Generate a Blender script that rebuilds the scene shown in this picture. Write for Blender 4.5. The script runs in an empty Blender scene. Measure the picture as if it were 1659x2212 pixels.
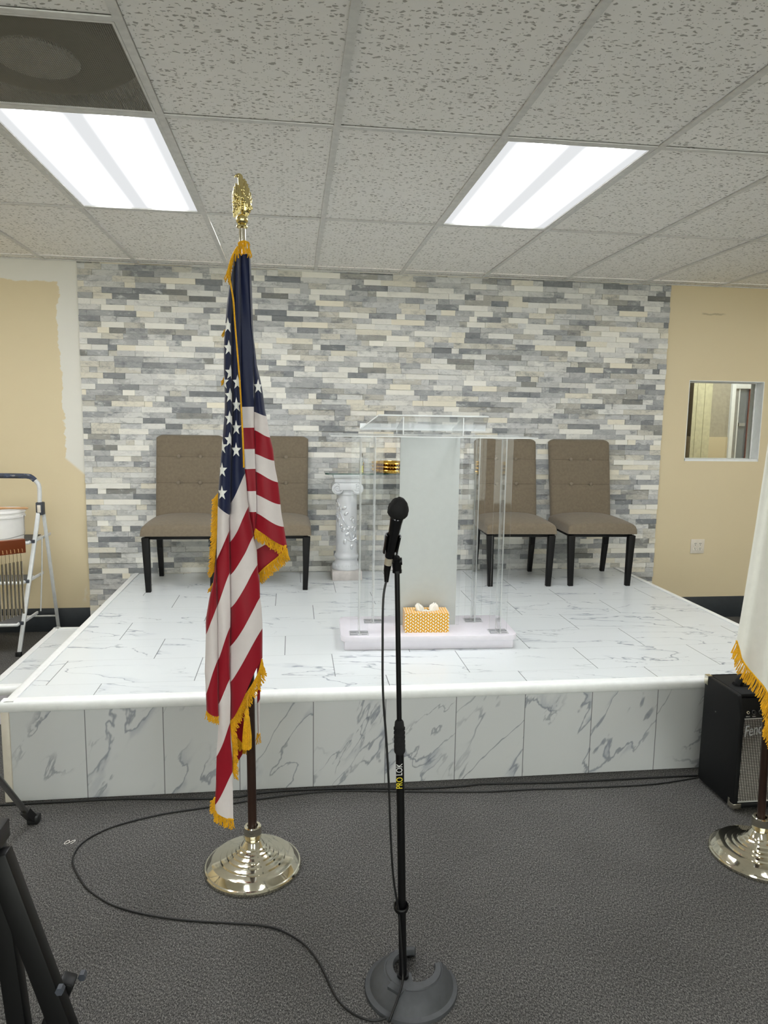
import bpy, bmesh, math, random
from mathutils import Vector, Matrix, noise as mn
random.seed(7)
SC = bpy.context.scene
COL = SC.collection
PI = math.pi
# ---------------------------------------------------------------- camera
cam_d = bpy.data.cameras.new('camera'); cam = bpy.data.objects.new('camera', cam_d); COL.objects.link(cam)
cam_d.sensor_fit = 'HORIZONTAL'; cam_d.sensor_width = 36; cam_d.lens = 1546.0/1659*36
cam_d.clip_start = .05
_R = Vector((0.99208367, -0.12470692, 0.01477081)); _F = Vector((0.12556535, 0.98338219, -0.13112134)); _U = _R.cross(_F)
cam.matrix_world = Matrix(((_R.x, _U.x, -_F.x, 0), (_R.y, _U.y, -_F.y, 0), (_R.z, _U.z, -_F.z, 1.5728), (0, 0, 0, 1)))
SC.camera = cam
# ---------------------------------------------------------------- exposure and world
SC.view_settings.view_transform = 'Standard'; SC.view_settings.look = 'None'
SC.view_settings.gamma = 1; SC.view_settings.use_curve_mapping = False
SC.view_settings.exposure = 0.72
SKY = 3.0            # overcast fill daylight through the added, unseen windows behind the viewer
PANEL = 23.0          # radiance of the bright bands of a ceiling light
ROOM2 = 9.0          # watts of the lamp in the room beyond the window
LIGHT_CELLS = [(0, 1), (3, 1), (0, -2), (3, -2), (-3, 1), (7, 1)]
wd = bpy.data.worlds.new('world'); SC.world = wd; wd.use_nodes = True
wd.node_tree.nodes['Background'].inputs[0].default_value = (1, .97, .92, 1)
wd.node_tree.nodes['Background'].inputs[1].default_value = SKY
# ---------------------------------------------------------------- node helpers
def srgb(r, g, b):
    f = lambda v: ((v/255+.055)/1.055)**2.4 if v > 10.3 else v/255/12.92
    return (f(r), f(g), f(b), 1)
class NT:
    def __init__(s, name, rough=.5, metal=0, spec=.5, col=None):
        s.m = bpy.data.materials.new(name); s.m.use_nodes = True; s.t = s.m.node_tree; s.n = s.t.nodes
        s.b = s.n['Principled BSDF']; s.out = s.n['Material Output']
        s.b.inputs['Roughness'].default_value = rough; s.b.inputs['Metallic'].default_value = metal
        s.b.inputs['Specular IOR Level'].default_value = spec
        if col: s.b.inputs['Base Color'].default_value = col
    def l(s, a, b): s.t.links.new(a, b)
    def _in(s, sock, v):
        if hasattr(v, 'is_linked') or isinstance(v, bpy.types.NodeSocket): s.l(v, sock)
        elif v is not None:
            try: sock.default_value = v
            except Exception: sock.default_value = (v, v, v)
    def coord(s, k='Object'): return s.n.new('ShaderNodeTexCoord').outputs[k]
    def pos(s): return s.n.new('ShaderNodeNewGeometry').outputs['Position']
    def map(s, v, sc=(1, 1, 1), loc=(0, 0, 0), rot=(0, 0, 0)):
        q = s.n.new('ShaderNodeMapping'); s.l(v, q.inputs[0]); q.inputs[1].default_value = loc; q.inputs[2].default_value = rot; q.inputs[3].default_value = sc
        return q.outputs[0]
    def noise(s, v, scale, det=3, rough=.5, dist=0, out='Fac'):
        q = s.n.new('ShaderNodeTexNoise'); s.l(v, q.inputs['Vector']); q.inputs['Scale'].default_value = scale
        q.inputs['Detail'].default_value = det; q.inputs['Roughness'].default_value = rough; q.inputs['Distortion'].default_value = dist
        return q.outputs[out]
    def vor(s, v, scale, feat='F1', out='Distance'):
        q = s.n.new('ShaderNodeTexVoronoi'); q.feature = feat; s.l(v, q.inputs['Vector']); q.inputs['Scale'].default_value = scale
        return q.outputs[out]
    def wn(s, v, out='Value'):
        q = s.n.new('ShaderNodeTexWhiteNoise'); q.noise_dimensions = '3D'; s.l(v, q.inputs['Vector']); return q.outputs[out]
    def math(s, op, a, b=None, c=None, clamp=False):
        q = s.n.new('ShaderNodeMath'); q.operation = op; q.use_clamp = clamp
        for i, v in enumerate((a, b, c)):
            if v is not None: s._in(q.inputs[i], v)
        return q.outputs[0]
    def vm(s, op, a, b=None):
        q = s.n.new('ShaderNodeVectorMath'); q.operation = op; s._in(q.inputs[0], a)
        if b is not None: s._in(q.inputs[1], b)
        return q.outputs[0]
    def sep(s, v):
        q = s.n.new('ShaderNodeSeparateXYZ'); s.l(v, q.inputs[0]); return q.outputs[0], q.outputs[1], q.outputs[2]
    def comb(s, x, y, z):
        q = s.n.new('ShaderNodeCombineXYZ')
        for i, v in enumerate((x, y, z)): s._in(q.inputs[i], v)
        return q.outputs[0]
    def ss(s, v, a, b, lo=0., hi=1.):
        q = s.n.new('ShaderNodeMapRange'); q.interpolation_type = 'SMOOTHSTEP'; s._in(q.inputs[0], v)
        q.inputs[1].default_value = a; q.inputs[2].default_value = b; q.inputs[3].default_value = lo; q.inputs[4].default_value = hi
        return q.outputs[0]
    def ramp(s, v, stops, const=False):
        q = s.n.new('ShaderNodeValToRGB'); s.l(v, q.inputs[0]); e = q.color_ramp.elements
        if const: q.color_ramp.interpolation = 'CONSTANT'
        e[0].position, e[0].color = stops[0]; e[1].position, e[1].color = stops[1]
        for p, c in stops[2:]: k = e.new(p); k.color = c
        return q.outputs[0]
    def mix(s, f, a, b, mode='MIX'):
        q = s.n.new('ShaderNodeMix'); q.data_type = 'RGBA'; q.blend_type = mode
        s._in(q.inputs[0], f); s._in(q.inputs[6], a); s._in(q.inputs[7], b); return q.outputs[2]
    def bump(s, h, strength=.3, dist=.002):
        q = s.n.new('ShaderNodeBump'); q.inputs['Strength'].default_value = strength; q.inputs['Distance'].default_value = dist
        s.l(h, q.inputs['Height']); s.l(q.outputs[0], s.b.inputs['Normal'])
    def base(s, c): s._in(s.b.inputs['Base Color'], c)
def plain(name, rgb, rough=.5, metal=0, spec=.5, bump=0, bs=200, var=.06):
    m = NT(name, rough, metal, spec); c = srgb(*rgb); v = m.coord()
    n = m.noise(v, bs*.15, 3)
    m.base(m.mix(m.ss(n, .35, .65), tuple(x*(1-var) for x in c[:3])+(1,), tuple(min(1, x*(1+var)) for x in c[:3])+(1,)))
    if bump: m.bump(m.noise(v, bs, 2), bump, .001)
    return m.m
# ---------------------------------------------------------------- mesh builder
class MB:
    def __init__(s): s.v = []; s.f = []; s.m = []
    def add(s, vs, fs, mat=0):
        o = len(s.v); s.v += [tuple(v) for v in vs]
        for f in fs: s.f.append(tuple(i+o for i in f)); s.m.append(mat)
        return s
    def box(s, x0, x1, y0, y1, z0, z1, mat=0):
        return s.add([(x, y, z) for z in (z0, z1) for y in (y0, y1) for x in (x0, x1)],
                     [(0, 2, 3, 1), (4, 5, 7, 6), (0, 1, 5, 4), (2, 6, 7, 3), (0, 4, 6, 2), (1, 3, 7, 5)], mat)
    def rbox(s, x0, x1, y0, y1, z0, z1, b=.005, mat=0, seg=2):
        bm = bmesh.new(); bmesh.ops.create_cube(bm, size=1)
        for v in bm.verts: v.co = Vector(((x0+x1)/2+v.co.x*(x1-x0), (y0+y1)/2+v.co.y*(y1-y0), (z0+z1)/2+v.co.z*(z1-z0)))
        bmesh.ops.bevel(bm, geom=bm.edges[:], offset=b, segments=seg, profile=.5, affect='EDGES')
        bm.verts.index_update(); s.add([v.co[:] for v in bm.verts], [[v.index for v in f.verts] for f in bm.faces], mat); bm.free()
        return s
    def beam(s, a, b, w, d, mat=0, up=(0, 0, 1), w2=None, d2=None):
        a = Vector(a); b = Vector(b); t = (b-a).normalized(); u = Vector(up)
        if abs(t.dot(u)) > .98: u = Vector((0, 1, 0))
        x = t.cross(u).normalized(); y = x.cross(t).normalized(); w2 = w2 or w; d2 = d2 or d
        vs = [p+x*sx*W/2+y*sy*D/2 for p, W, D in ((a, w, d), (b, w2, d2)) for sx, sy in ((-1, -1), (1, -1), (1, 1), (-1, 1))]
        return s.add(vs, [(3, 2, 1, 0), (4, 5, 6, 7), (0, 1, 5, 4), (1, 2, 6, 5), (2, 3, 7, 6), (3, 0, 4, 7)], mat)
    def tube(s, pts, r, n=12, mat=0, cap=True, flat=1):
        P = [Vector(p) for p in pts]; R = r if isinstance(r, (list, tuple)) else [r]*len(P)
        t = (P[1]-P[0]).normalized(); u = Vector((0, 0, 1)) if abs(t.z) < .9 else Vector((0, 1, 0))
        x = t.cross(u).normalized(); vs = []; fs = []
        for i, p in enumerate(P):
            t = (P[min(i+1, len(P)-1)]-P[max(i-1, 0)]).normalized()
            x = (x-t*x.dot(t)).normalized(); y = t.cross(x)
            for k in range(n):
                a = 2*PI*k/n; vs.append(p+x*math.cos(a)*R[i]+y*math.sin(a)*R[i]*flat)
        for i in range(len(P)-1):
            for k in range(n):
                a = i*n+k; b = i*n+(k+1) % n; fs.append((a, b, b+n, a+n))
        if cap: fs.append(tuple(range(n))[::-1]); fs.append(tuple(range((len(P)-1)*n, len(P)*n)))
        return s.add(vs, fs, mat)
    def lathe(s, prof, c=(0, 0, 0), n=40, mat=0, cap=True):
        vs = []; fs = []
        for r, z in prof:
            for k in range(n):
                a = 2*PI*k/n; vs.append((c[0]+r*math.cos(a), c[1]+r*math.sin(a), c[2]+z))
        for i in range(len(prof)-1):
            for k in range(n):
                a = i*n+k; b = i*n+(k+1) % n; fs.append((a, b, b+n, a+n))
        if cap: fs.append(tuple(range(n))[::-1]); fs.append(tuple(range((len(prof)-1)*n, len(prof)*n)))
        return s.add(vs, fs, mat)
    def grid(s, P, mat=0, closed=False, mf=None):
        h = len(P); w = len(P[0]); o = len(s.v); s.v += [tuple(p) for r in P for p in r]
        for i in range(h-1):
            for j in range(w if closed else w-1):
                j2 = (j+1) % w; s.f.append((o+i*w+j, o+i*w+j2, o+(i+1)*w+j2, o+(i+1)*w+j)); s.m.append(mf(i, j) if mf else mat)
        return s
    def ell(s, c, r, n=16, mat=0, M=None):
        vs = []; P = []
        for i in range(n//2+1):
            th = PI*i/(n//2); row = []
            for k in range(n):
                a = 2*PI*k/n; v = Vector((r[0]*math.sin(th)*math.cos(a), r[1]*math.sin(th)*math.sin(a), r[2]*math.cos(th)))
                if M: v = M @ v
                row.append(v+Vector(c))
            P.append(row)
        return s.grid(P, mat, True)
    def prism(s, poly, fn, mat=0):          # poly in 2D, fn(x, y, k) -> 3D point for side k of 0, 1
        n = len(poly); vs = [fn(x, y, 0) for x, y in poly]+[fn(x, y, 1) for x, y in poly]
        return s.add(vs, [tuple(range(n))[::-1], tuple(range(n, 2*n))]+[(i, (i+1) % n, (i+1) % n+n, i+n) for i in range(n)], mat)
    def xf(s, M, i0=0):
        for i in range(i0, len(s.v)): s.v[i] = tuple(M @ Vector(s.v[i]))
        return s
    def build(s, name, mats, parent=None, smooth=35, bevel=0, loc=None, rot=None):
        me = bpy.data.meshes.new(name); me.from_pydata(s.v, [], s.f)
        for m in (mats if isinstance(mats, (list, tuple)) else [mats]): me.materials.append(m)
        me.polygons.foreach_set('material_index', s.m); me.update()
        if bevel or True:
            bm = bmesh.new(); bm.from_mesh(me); bmesh.ops.recalc_face_normals(bm, faces=bm.faces[:])
            if bevel:
                bmesh.ops.bevel(bm, geom=[e for e in bm.edges if len(e.link_faces) == 2 and e.calc_face_angle(0) > .6], offset=bevel, segments=2, profile=.5, affect='EDGES')
            bm.to_mesh(me); bm.free()
        if smooth:
            me.polygons.foreach_set('use_smooth', [True]*len(me.polygons)); me.set_sharp_from_angle(angle=math.radians(smooth))
        o = bpy.data.objects.new(name, me); COL.objects.link(o)
        if parent: o.parent = parent
        if loc: o.location = loc
        if rot: o.rotation_euler = rot
        return o
def tag(o, label=None, cat=None, group=None, kind=None):
    if label: o['label'] = label
    if cat: o['category'] = cat
    if group: o['group'] = group
    if kind: o['kind'] = kind
    return o
def thing(name, label, cat, loc=(0, 0, 0), rz=0, group=None):
    o = bpy.data.objects.new(name, None); COL.objects.link(o); o.empty_display_size = .1
    o.location = loc; o.rotation_euler = (0, 0, rz); return tag(o, label, cat, group)
def dup(root, loc, rz, label):
    r = root.copy(); COL.objects.link(r); r.location = loc; r.rotation_euler = (0, 0, rz); r['label'] = label
    for ch in list(root.children):
        c = ch.copy(); COL.objects.link(c); c.parent = r
        for g in list(ch.children):
            d = g.copy(); COL.objects.link(d); d.parent = c
    return r
def text(body, size, mat, parent, name, loc, rot, extrude=.0006, shear=0, sx=1):
    cu = bpy.data.curves.new(name, 'FONT'); cu.body = body; cu.size = size; cu.extrude = extrude; cu.shear = shear
    tmp = bpy.data.objects.new('tmp', cu); me = bpy.data.meshes.new_from_object(tmp); bpy.data.objects.remove(tmp)
    me.materials.clear(); me.materials.append(mat)
    o = bpy.data.objects.new(name, me); COL.objects.link(o); o.parent = parent; o.location = loc; o.rotation_euler = rot; o.scale = (sx, 1, 1)
    return o
def spline(pts, n=6):
    P = [Vector(p) for p in pts]; out = []
    for i in range(len(P)-1):
        a = P[max(i-1, 0)]; b = P[i]; c = P[i+1]; d = P[min(i+2, len(P)-1)]
        for k in range(n):
            t = k/n; out.append(.5*((2*b)+(c-a)*t+(2*a-5*b+4*c-d)*t*t+(3*b-a-3*c+d)*t**3))
    out.append(P[-1]); return out
def interp(pl, v, kx=1, ky=0):           # polyline of pairs, piecewise linear in component kx
    q = sorted(pl, key=lambda p: p[kx])
    if v <= q[0][kx]: return q[0][ky]
    for a, b in zip(q, q[1:]):
        if v <= b[kx]: return a[ky]+(b[ky]-a[ky])*(v-a[kx])/max(1e-9, b[kx]-a[kx])
    return q[-1][ky]
# ---------------------------------------------------------------- materials
def m_carpet():
    m = NT('carpet', .95, 0, .1); v = m.coord()
    a = m.noise(m.map(v, (1, .35, 1), rot=(0, 0, .35)), 620, 2, .6); b = m.noise(m.map(v, (1, .6, 1), rot=(0, 0, .3)), 220, 2, .6); d = m.noise(v, 3, 2)
    t = m.math('ADD', m.math('MULTIPLY', a, .6), m.math('MULTIPLY', b, .4))
    c = m.ramp(t, [(.36, srgb(38, 37, 37)), (.50, srgb(85, 84, 83)), (.64, srgb(152, 150, 146))])
    m.base(m.mix(m.ss(d, .3, .7), m.mix(.12, c, (0, 0, 0, 1)), c)); m.bump(t, .9, .004); return m.m
def m_tan(patch=False):
    m = NT('tan_wall_paint', .75, 0, .25); v = m.coord()
    c = m.mix(m.noise(v, 1.2, 2), srgb(216, 201, 166), srgb(222, 207, 174))
    if patch:                                # white primer brushed along the stone and under the ceiling
        x, y, z = m.sep(v); n = m.math('SUBTRACT', m.noise(v, 5, 5, .6), .5); n2 = m.math('SUBTRACT', m.noise(m.map(v, (1, 1, 6)), 9, 3), .5)
        wob = m.math('ADD', m.math('MULTIPLY', n, .16), m.math('MULTIPLY', n2, .03))
        e = m.math('ADD', x, wob); strip = m.ss(e, -1.600, -1.592)
        strip = m.math('MULTIPLY', strip, m.math('MULTIPLY', m.ss(x, -1.40, -1.41), m.ss(m.math('ADD', z, m.math('MULTIPLY', m.math('ADD', x, 1.45), .9)), 1.11, 1.14)))
        top = m.math('MULTIPLY', m.ss(m.math('ADD', z, m.math('MULTIPLY', n, .10)), 2.455, 2.463), m.ss(x, -1.40, -1.41))
        sm = m.math('MULTIPLY', m.math('MULTIPLY', m.ss(z, .2, .25), m.ss(z, .37, .3)), m.math('MULTIPLY', m.math('MULTIPLY', m.ss(x, -1.56, -1.50), m.ss(x, -1.38, -1.42)), m.ss(m.noise(m.map(v, (3, 1, 1)), 9, 4), .5, .6)))
        sc = m.math('MULTIPLY', m.math('MULTIPLY', m.ss(x, 3.10, 3.13), m.ss(x, 3.32, 3.26)), m.ss(m.math('ABSOLUTE', m.math('ADD', m.math('SUBTRACT', z, 2.394), m.math('MULTIPLY', n, .05))), .009, .004))
        f = m.math('MAXIMUM', m.math('MAXIMUM', strip, top), m.math('MULTIPLY', sm, .5))
        c = m.mix(f, c, srgb(226, 224, 216)); c = m.mix(m.math('MULTIPLY', sc, .5), c, srgb(150, 138, 112))
    m.base(c); m.bump(m.noise(v, 160, 3), .08, .001); return m.m
def m_tile():
    m = NT('mineral_fibre_tile', .9, 0, .15); v = m.coord()
    rv = m.vm('ADD', v, m.vm('MULTIPLY', m.noise(v, 30, 2, out='Color'), (.035, .035, 0)))
    w = m.map(rv, (46, 100, 1)); d = m.vor(w, 1.0); cr = m.vor(w, 1.0, out='Color'); r, g, b = m.sep(cr)
    worm = m.math('MULTIPLY', m.ss(d, .40, .26), m.math('GREATER_THAN', r, .52))
    w2 = m.map(v, (120, 150, 1)); d2 = m.vor(w2, 1.0); r2, _, _ = m.sep(m.vor(w2, 1.0, out='Color'))
    pin = m.math('MULTIPLY', m.ss(d2, .28, .18), m.math('GREATER_THAN', r2, .72))
    f = m.math('MAXIMUM', worm, pin)
    base = m.mix(m.noise(v, 25, 3), srgb(241, 239, 234), srgb(247, 245, 241))
    m.base(m.mix(m.math('MULTIPLY', f, .72), base, srgb(132, 127, 118))); m.bump(m.math('SUBTRACT', m.math('MULTIPLY', m.noise(v, 200, 3), .25), f), .6, .003); return m.m
def m_marble(face):
    m = NT('marble_tile', .22 if face == 'deck' else .3, 0, .45); v = m.coord(); x, y, z = m.sep(v)
    if face == 'deck':
        row = m.math('FLOOR', m.math('DIVIDE', y, .3075)); xs = m.math('ADD', m.math('DIVIDE', x, .615), m.math('MULTIPLY', row, .37))
        col = m.math('FLOOR', xs); fx = m.math('FRACT', xs); fy = m.math('FRACT', m.math('DIVIDE', y, .3075))
        ex = m.math('MULTIPLY', m.math('MINIMUM', fx, m.math('SUBTRACT', 1, fx)), .615); ey = m.math('MULTIPLY', m.math('MINIMUM', fy, m.math('SUBTRACT', 1, fy)), .3075)
        p = m.map(m.map(m.comb(x, y, 0), rot=(0, 0, .12)), (.62, 2.2, 1))
    else:
        xs = m.math('DIVIDE', m.math('ADD', x, 1.148), .3075)
        col = m.math('FLOOR', xs); row = m.math('MULTIPLY', col, 0); fx = m.math('FRACT', xs); ex = m.math('MULTIPLY', m.math('MINIMUM', fx, m.math('SUBTRACT', 1, fx)), .3075); ey = None
        p = m.map(m.map(m.comb(x, z, 0), rot=(0, 0, -1.0)), (.75, 2.0, 1))
    off = m.wn(m.comb(col, row, 3.3), 'Color'); p = m.vm('ADD', p, m.vm('MULTIPLY', off, (37, 37, 37)))
    n1 = m.noise(p, 2.1, 5, .5, .35); a1 = m.math('ABSOLUTE', m.math('SUBTRACT', n1, .5))
    n2 = m.noise(p, 1.7, 3, .5); msk = m.ss(n2, .42, .56)
    n3 = m.noise(m.vm('ADD', p, (9.1, 4.2, 0)), 3.6, 5, .52, .4); a3 = m.math('ABSOLUTE', m.math('SUBTRACT', n3, .5)); msk3 = m.ss(m.noise(p, 2.6, 2), .55, .64)
    wob = m.noise(p, 9, 3)
    k = 1.0 if face == 'deck' else 1.7
    line = m.math('MULTIPLY', m.ss(a1, .008*k, .001), msk); line3 = m.math('MULTIPLY', m.ss(a3, .009*k, .001), msk3)
    smud = m.math('MULTIPLY', m.math('MULTIPLY', m.ss(m.math('SUBTRACT', n1, .5), .05*k, .0), m.math('GREATER_THAN', n1, .5)), m.math('MULTIPLY', m.ss(m.noise(p, 4.5, 3), .52, .60), msk))
    c = m.mix(m.noise(p, 2, 2), srgb(224, 228, 229), srgb(217, 222, 224))
    c = m.mix(m.math('MULTIPLY', smud, .35 if face == 'deck' else .6), c, srgb(170, 178, 190))
    c = m.mix(m.math('MULTIPLY', line, .72), c, m.mix(wob, srgb(90, 98, 112), srgb(160, 166, 180)))
    c = m.mix(m.math('MULTIPLY', line3, .6), c, srgb(118, 124, 138))
    j = m.ss(ex, .0022, .0012)
    c = m.mix(m.math('MULTIPLY', j, .85), c, srgb(92, 94, 98))
    if ey is not None: c = m.mix(m.math('MULTIPLY', m.ss(ey, .0016, .0006), .45), c, srgb(150, 154, 158))
    if face != 'deck': c = m.mix(1, c, (.82, .80, .79, 1), 'MULTIPLY')  # same tile as the deck, with the front's shade put into its colour
    m.base(c); return m.m
def m_stone():
    m = NT('split_face_stone', .7, 0, .3); v = m.coord()
    at = m.n.new('ShaderNodeAttribute'); at.attribute_name = 'tone'; t, ph, wm = m.sep(at.outputs['Vector'])
    p = m.vm('ADD', m.map(v, (1, 1, 1.9)), m.comb(m.math('MULTIPLY', ph, 31), 0, m.math('MULTIPLY', ph, 17)))
    n = m.noise(p, 8, 4, .55, .8); a = m.math('ABSOLUTE', m.math('SUBTRACT', n, .5)); cl = m.noise(p, 9, 5, .68)
    base = m.ramp(t, [(0, srgb(124, 127, 130)), (.2, srgb(156, 158, 160)), (.5, srgb(196, 197, 196)), (.75, srgb(218, 218, 214)), (1, srgb(238, 236, 228))])
    base = m.mix(m.math('MULTIPLY', wm, .5), base, m.mix(1, base, srgb(250, 240, 215), 'MULTIPLY'))
    amt = m.math('MULTIPLY', m.ss(t, 1.04, .62), .7)
    c = m.mix(m.math('MULTIPLY', m.ss(cl, .50, .72), amt), base, srgb(104, 108, 114)); c = m.mix(m.math('MULTIPLY', m.ss(a, .03, .004), m.math('MULTIPLY', amt, .28)), c, srgb(92, 96, 102))
    c = m.mix(m.math('MULTIPLY', m.ss(cl, .46, .3), m.math('MULTIPLY', amt, .9)), c, srgb(218, 219, 216))
    m.base(c); m.bump(m.math('ADD', m.noise(p, 30, 4), m.math('MULTIPLY', m.noise(v, 180, 2), .3)), .55, .004); return m.m
def m_fabric(name, rgb, sc=900, bump=.35, rough=.85, var=.12):
    m = NT(name, rough, 0, .2); v = m.coord(); n = m.noise(v, sc, 2); n2 = m.noise(v, 60, 2); c = srgb(*rgb)
    d = tuple(x*(1-var) for x in c[:3])+(1,); e = tuple(min(1, x*(1+var)) for x in c[:3])+(1,)
    m.base(m.mix(m.ss(m.math('ADD', m.math('MULTIPLY', n, .6), m.math('MULTIPLY', n2, .4)), .35, .65), d, e)); m.bump(n, bump, .0008)
    m.b.inputs['Sheen Weight'].default_value = .15; return m.m
def m_cloth(name, rgb):
    m = NT(name, .5, 0, .3); v = m.coord(); c = srgb(*rgb)
    m.base(m.mix(m.noise(v, 40, 2), c, tuple(x*.9 for x in c[:3])+(1,)))
    m.bump(m.noise(m.map(v, (1, 1, .25)), 45, 3), .25, .004); m.b.inputs['Sheen Weight'].default_value = .2
    tr = m.n.new('ShaderNodeBsdfTranslucent'); tr.inputs[0].default_value = c; mx = m.n.new('ShaderNodeMixShader'); mx.inputs[0].default_value = .12
    m.l(m.b.outputs[0], mx.inputs[1]); m.l(tr.outputs[0], mx.inputs[2]); m.l(mx.outputs[0], m.out.inputs[0]); return m.m
def m_clear(name, tint=(1, 1, 1, 1), refl=1.0):
    m = NT(name); t = m.n.new('ShaderNodeBsdfTransparent'); t.inputs[0].default_value = tint
    g = m.n.new('ShaderNodeBsdfGlossy'); g.inputs['Roughness'].default_value = .03; f = m.n.new('ShaderNodeFresnel'); f.inputs[0].default_value = 1.49
    mx = m.n.new('ShaderNodeMixShader'); m.l(m.math('MULTIPLY', f.outputs[0], refl), mx.inputs[0]); m.l(t.outputs[0], mx.inputs[1]); m.l(g.outputs[0], mx.inputs[2]); m.l(mx.outputs[0], m.out.inputs[0])
    return m.m
def m_edge(name, rgb, fac=.5):
    m = NT(name, .15, 0, .5, srgb(*rgb)); t = m.n.new('ShaderNodeBsdfTransparent'); mx = m.n.new('ShaderNodeMixShader'); mx.inputs[0].default_value = fac
    m.l(t.outputs[0], mx.inputs[1]); m.l(m.b.outputs[0], mx.inputs[2]); m.l(mx.outputs[0], m.out.inputs[0]); return m.m
M = {}
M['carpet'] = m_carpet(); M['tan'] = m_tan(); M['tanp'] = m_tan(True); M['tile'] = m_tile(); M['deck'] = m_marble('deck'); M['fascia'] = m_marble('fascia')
M['stone'] = m_stone(); M['grout'] = plain('stone_backing', (92, 94, 96), .9)
M['tbar'] = plain('grid_steel_white', (214, 213, 209), .45); M['white'] = plain('white_trim_paint', (236, 238, 237), .4, var=.02)
M['offwhite'] = plain('cream_plastic', (222, 214, 200), .35, var=.02); M['slot'] = plain('slot_dark', (50, 44, 40), .6)
M['basebd'] = plain('dark_rubber_base', (44, 49, 54), .5); M['dkgap'] = plain('dark_gap', (30, 30, 30), .9)
M['taupe'] = m_fabric('taupe_linen', (117, 106, 90)); M['taupebtn'] = m_fabric('taupe_button', (128, 118, 103)); M['crease'] = m_fabric('taupe_seam', (92, 82, 70))
M['blkwood'] = plain('black_wood', (12, 11, 11), .5, spec=.25); M['black'] = plain('black_metal', (8, 8, 9), .42, spec=.3); M['blkmatte'] = plain('black_foam', (9, 9, 10), .9, bump=.6, bs=500)
M['blkgloss'] = plain('black_gloss', (14, 14, 16), .18); M['rubber'] = plain('cable_rubber', (16, 16, 17), .5); M['iron'] = plain('charcoal_cast_iron', (66, 68, 71), .5, spec=.4, bump=.15, bs=400)
M['navy'] = m_cloth('navy_cloth', (20, 30, 66)); M['flagwhite'] = m_cloth('white_cloth', (226, 218, 216)); M['red'] = m_cloth('red_cloth', (150, 8, 32))
M['star'] = plain('white_embroidery', (236, 236, 232), .7, bump=.4, bs=900, var=.02)
M['gold'] = m_fabric('gold_fringe', (220, 164, 22), 500, .5, .6, .2)
M['whiteflag'] = m_cloth('white_satin', (232, 230, 222))
M['chrome'] = plain('polished_nickel', (224, 218, 200), .09, 1, var=.01); M['brass'] = plain('polished_brass', (222, 206, 148), .2, 1, bump=.3, bs=300, var=.05)
M['goldtray'] = plain('gold_metal', (230, 184, 84), .12, 1, var=.03); M['steel'] = plain('dull_steel', (150, 150, 148), .35, 1)
M['polewood'] = plain('dark_walnut', (44, 26, 18), .35); M['tolex'] = plain('black_tolex', (12, 13, 15), .6, spec=.3, bump=.5, bs=700)
M['lav'] = plain('white_laminate', (226, 222, 230), .3, var=.01); M['plaster'] = plain('silver_white_plaster', (204, 206, 209), .4, bump=.15, bs=90, var=.02)
M['silverleaf'] = plain('silver_leaf_paint', (216, 218, 222), .25, .55, var=.03); M['plinth'] = plain('grey_plaster', (196, 190, 186), .6)
M['clear'] = m_clear('clear_acrylic', (.985, .99, .99, 1), .45); M['edge'] = m_edge('acrylic_edge', (236, 240, 240), .36); M['edgetop'] = m_edge('acrylic_bright_edge', (240, 244, 244), .7); M['edge2'] = m_edge('acrylic_faint_edge', (236, 240, 240), .16)
M['glass'] = m_clear('clear_glass', (.93, .97, .95, 1)); M['glassedge'] = plain('green_glass_edge', (20, 62, 54), .1)
M['frost'] = plain('frosted_panel', (194, 198, 196), .45, var=.01)
M['laddermetal'] = plain('white_enamel', (214, 216, 216), .35, var=.04); M['treadgrey'] = plain('grey_tread', (92, 92, 92), .8); M['greyplastic'] = plain('slate_plastic', (56, 60, 68), .5)
M['pail'] = plain('white_pail_plastic', (232, 230, 226), .35, var=.01); M['wood'] = plain('beech_handle', (196, 150, 104), .5); M['mahog'] = plain('mahogany', (120, 58, 30), .3, bump=.1, bs=80, var=.15)
M['yellow'] = plain('sticker_yellow', (214, 196, 40), .5); M['text'] = plain('white_print', (210, 210, 208), .5); M['logo'] = plain('silver_logo', (206, 208, 210), .4)
M['tissue'] = plain('white_tissue', (240, 238, 232), .9, var=.01); M['oil'] = plain('yellow_oil', (208, 204, 120), .2); M['cork'] = plain('brown_cap', (80, 62, 40), .5)
def m_panel():                              # lit diffuser: two bright bands over its tubes
    m = NT('lit_diffuser'); x, y, z = m.sep(m.coord())
    a = m.math('SUBTRACT', m.math('ABSOLUTE', x), .135); b = m.math('ABSOLUTE', a)
    band = m.math('POWER', m.ss(b, .115, .0), 1.6); end = m.ss(m.math('ABSOLUTE', y), .60, .53)
    st = m.math('ADD', m.math('MULTIPLY', m.math('MULTIPLY', band, end), PANEL), .50)
    e = m.n.new('ShaderNodeEmission'); e.inputs[0].default_value = (.965, .985, 1, 1); m.l(st, e.inputs[1]); m.l(e.outputs[0], m.out.inputs[0]); return m.m
M['panel'] = m_panel()
def m_perf():
    m = NT('perforated_steel', .5, 0, .3, srgb(124, 120, 108)); v = m.map(m.coord(), (165, 165, 1)); x, y, z = m.sep(v)
    fx = m.math('SUBTRACT', m.math('FRACT', x), .5); fy = m.math('SUBTRACT', m.math('FRACT', y), .5)
    h = m.math('LESS_THAN', m.math('ADD', m.math('MULTIPLY', fx, fx), m.math('MULTIPLY', fy, fy)), .125)
    t = m.n.new('ShaderNodeBsdfTransparent'); mx = m.n.new('ShaderNodeMixShader'); m.l(h, mx.inputs[0]); m.l(m.b.outputs[0], mx.inputs[1]); m.l(t.outputs[0], mx.inputs[2]); m.l(mx.outputs[0], m.out.inputs[0]); return m.m
M['perf'] = m_perf()
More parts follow.
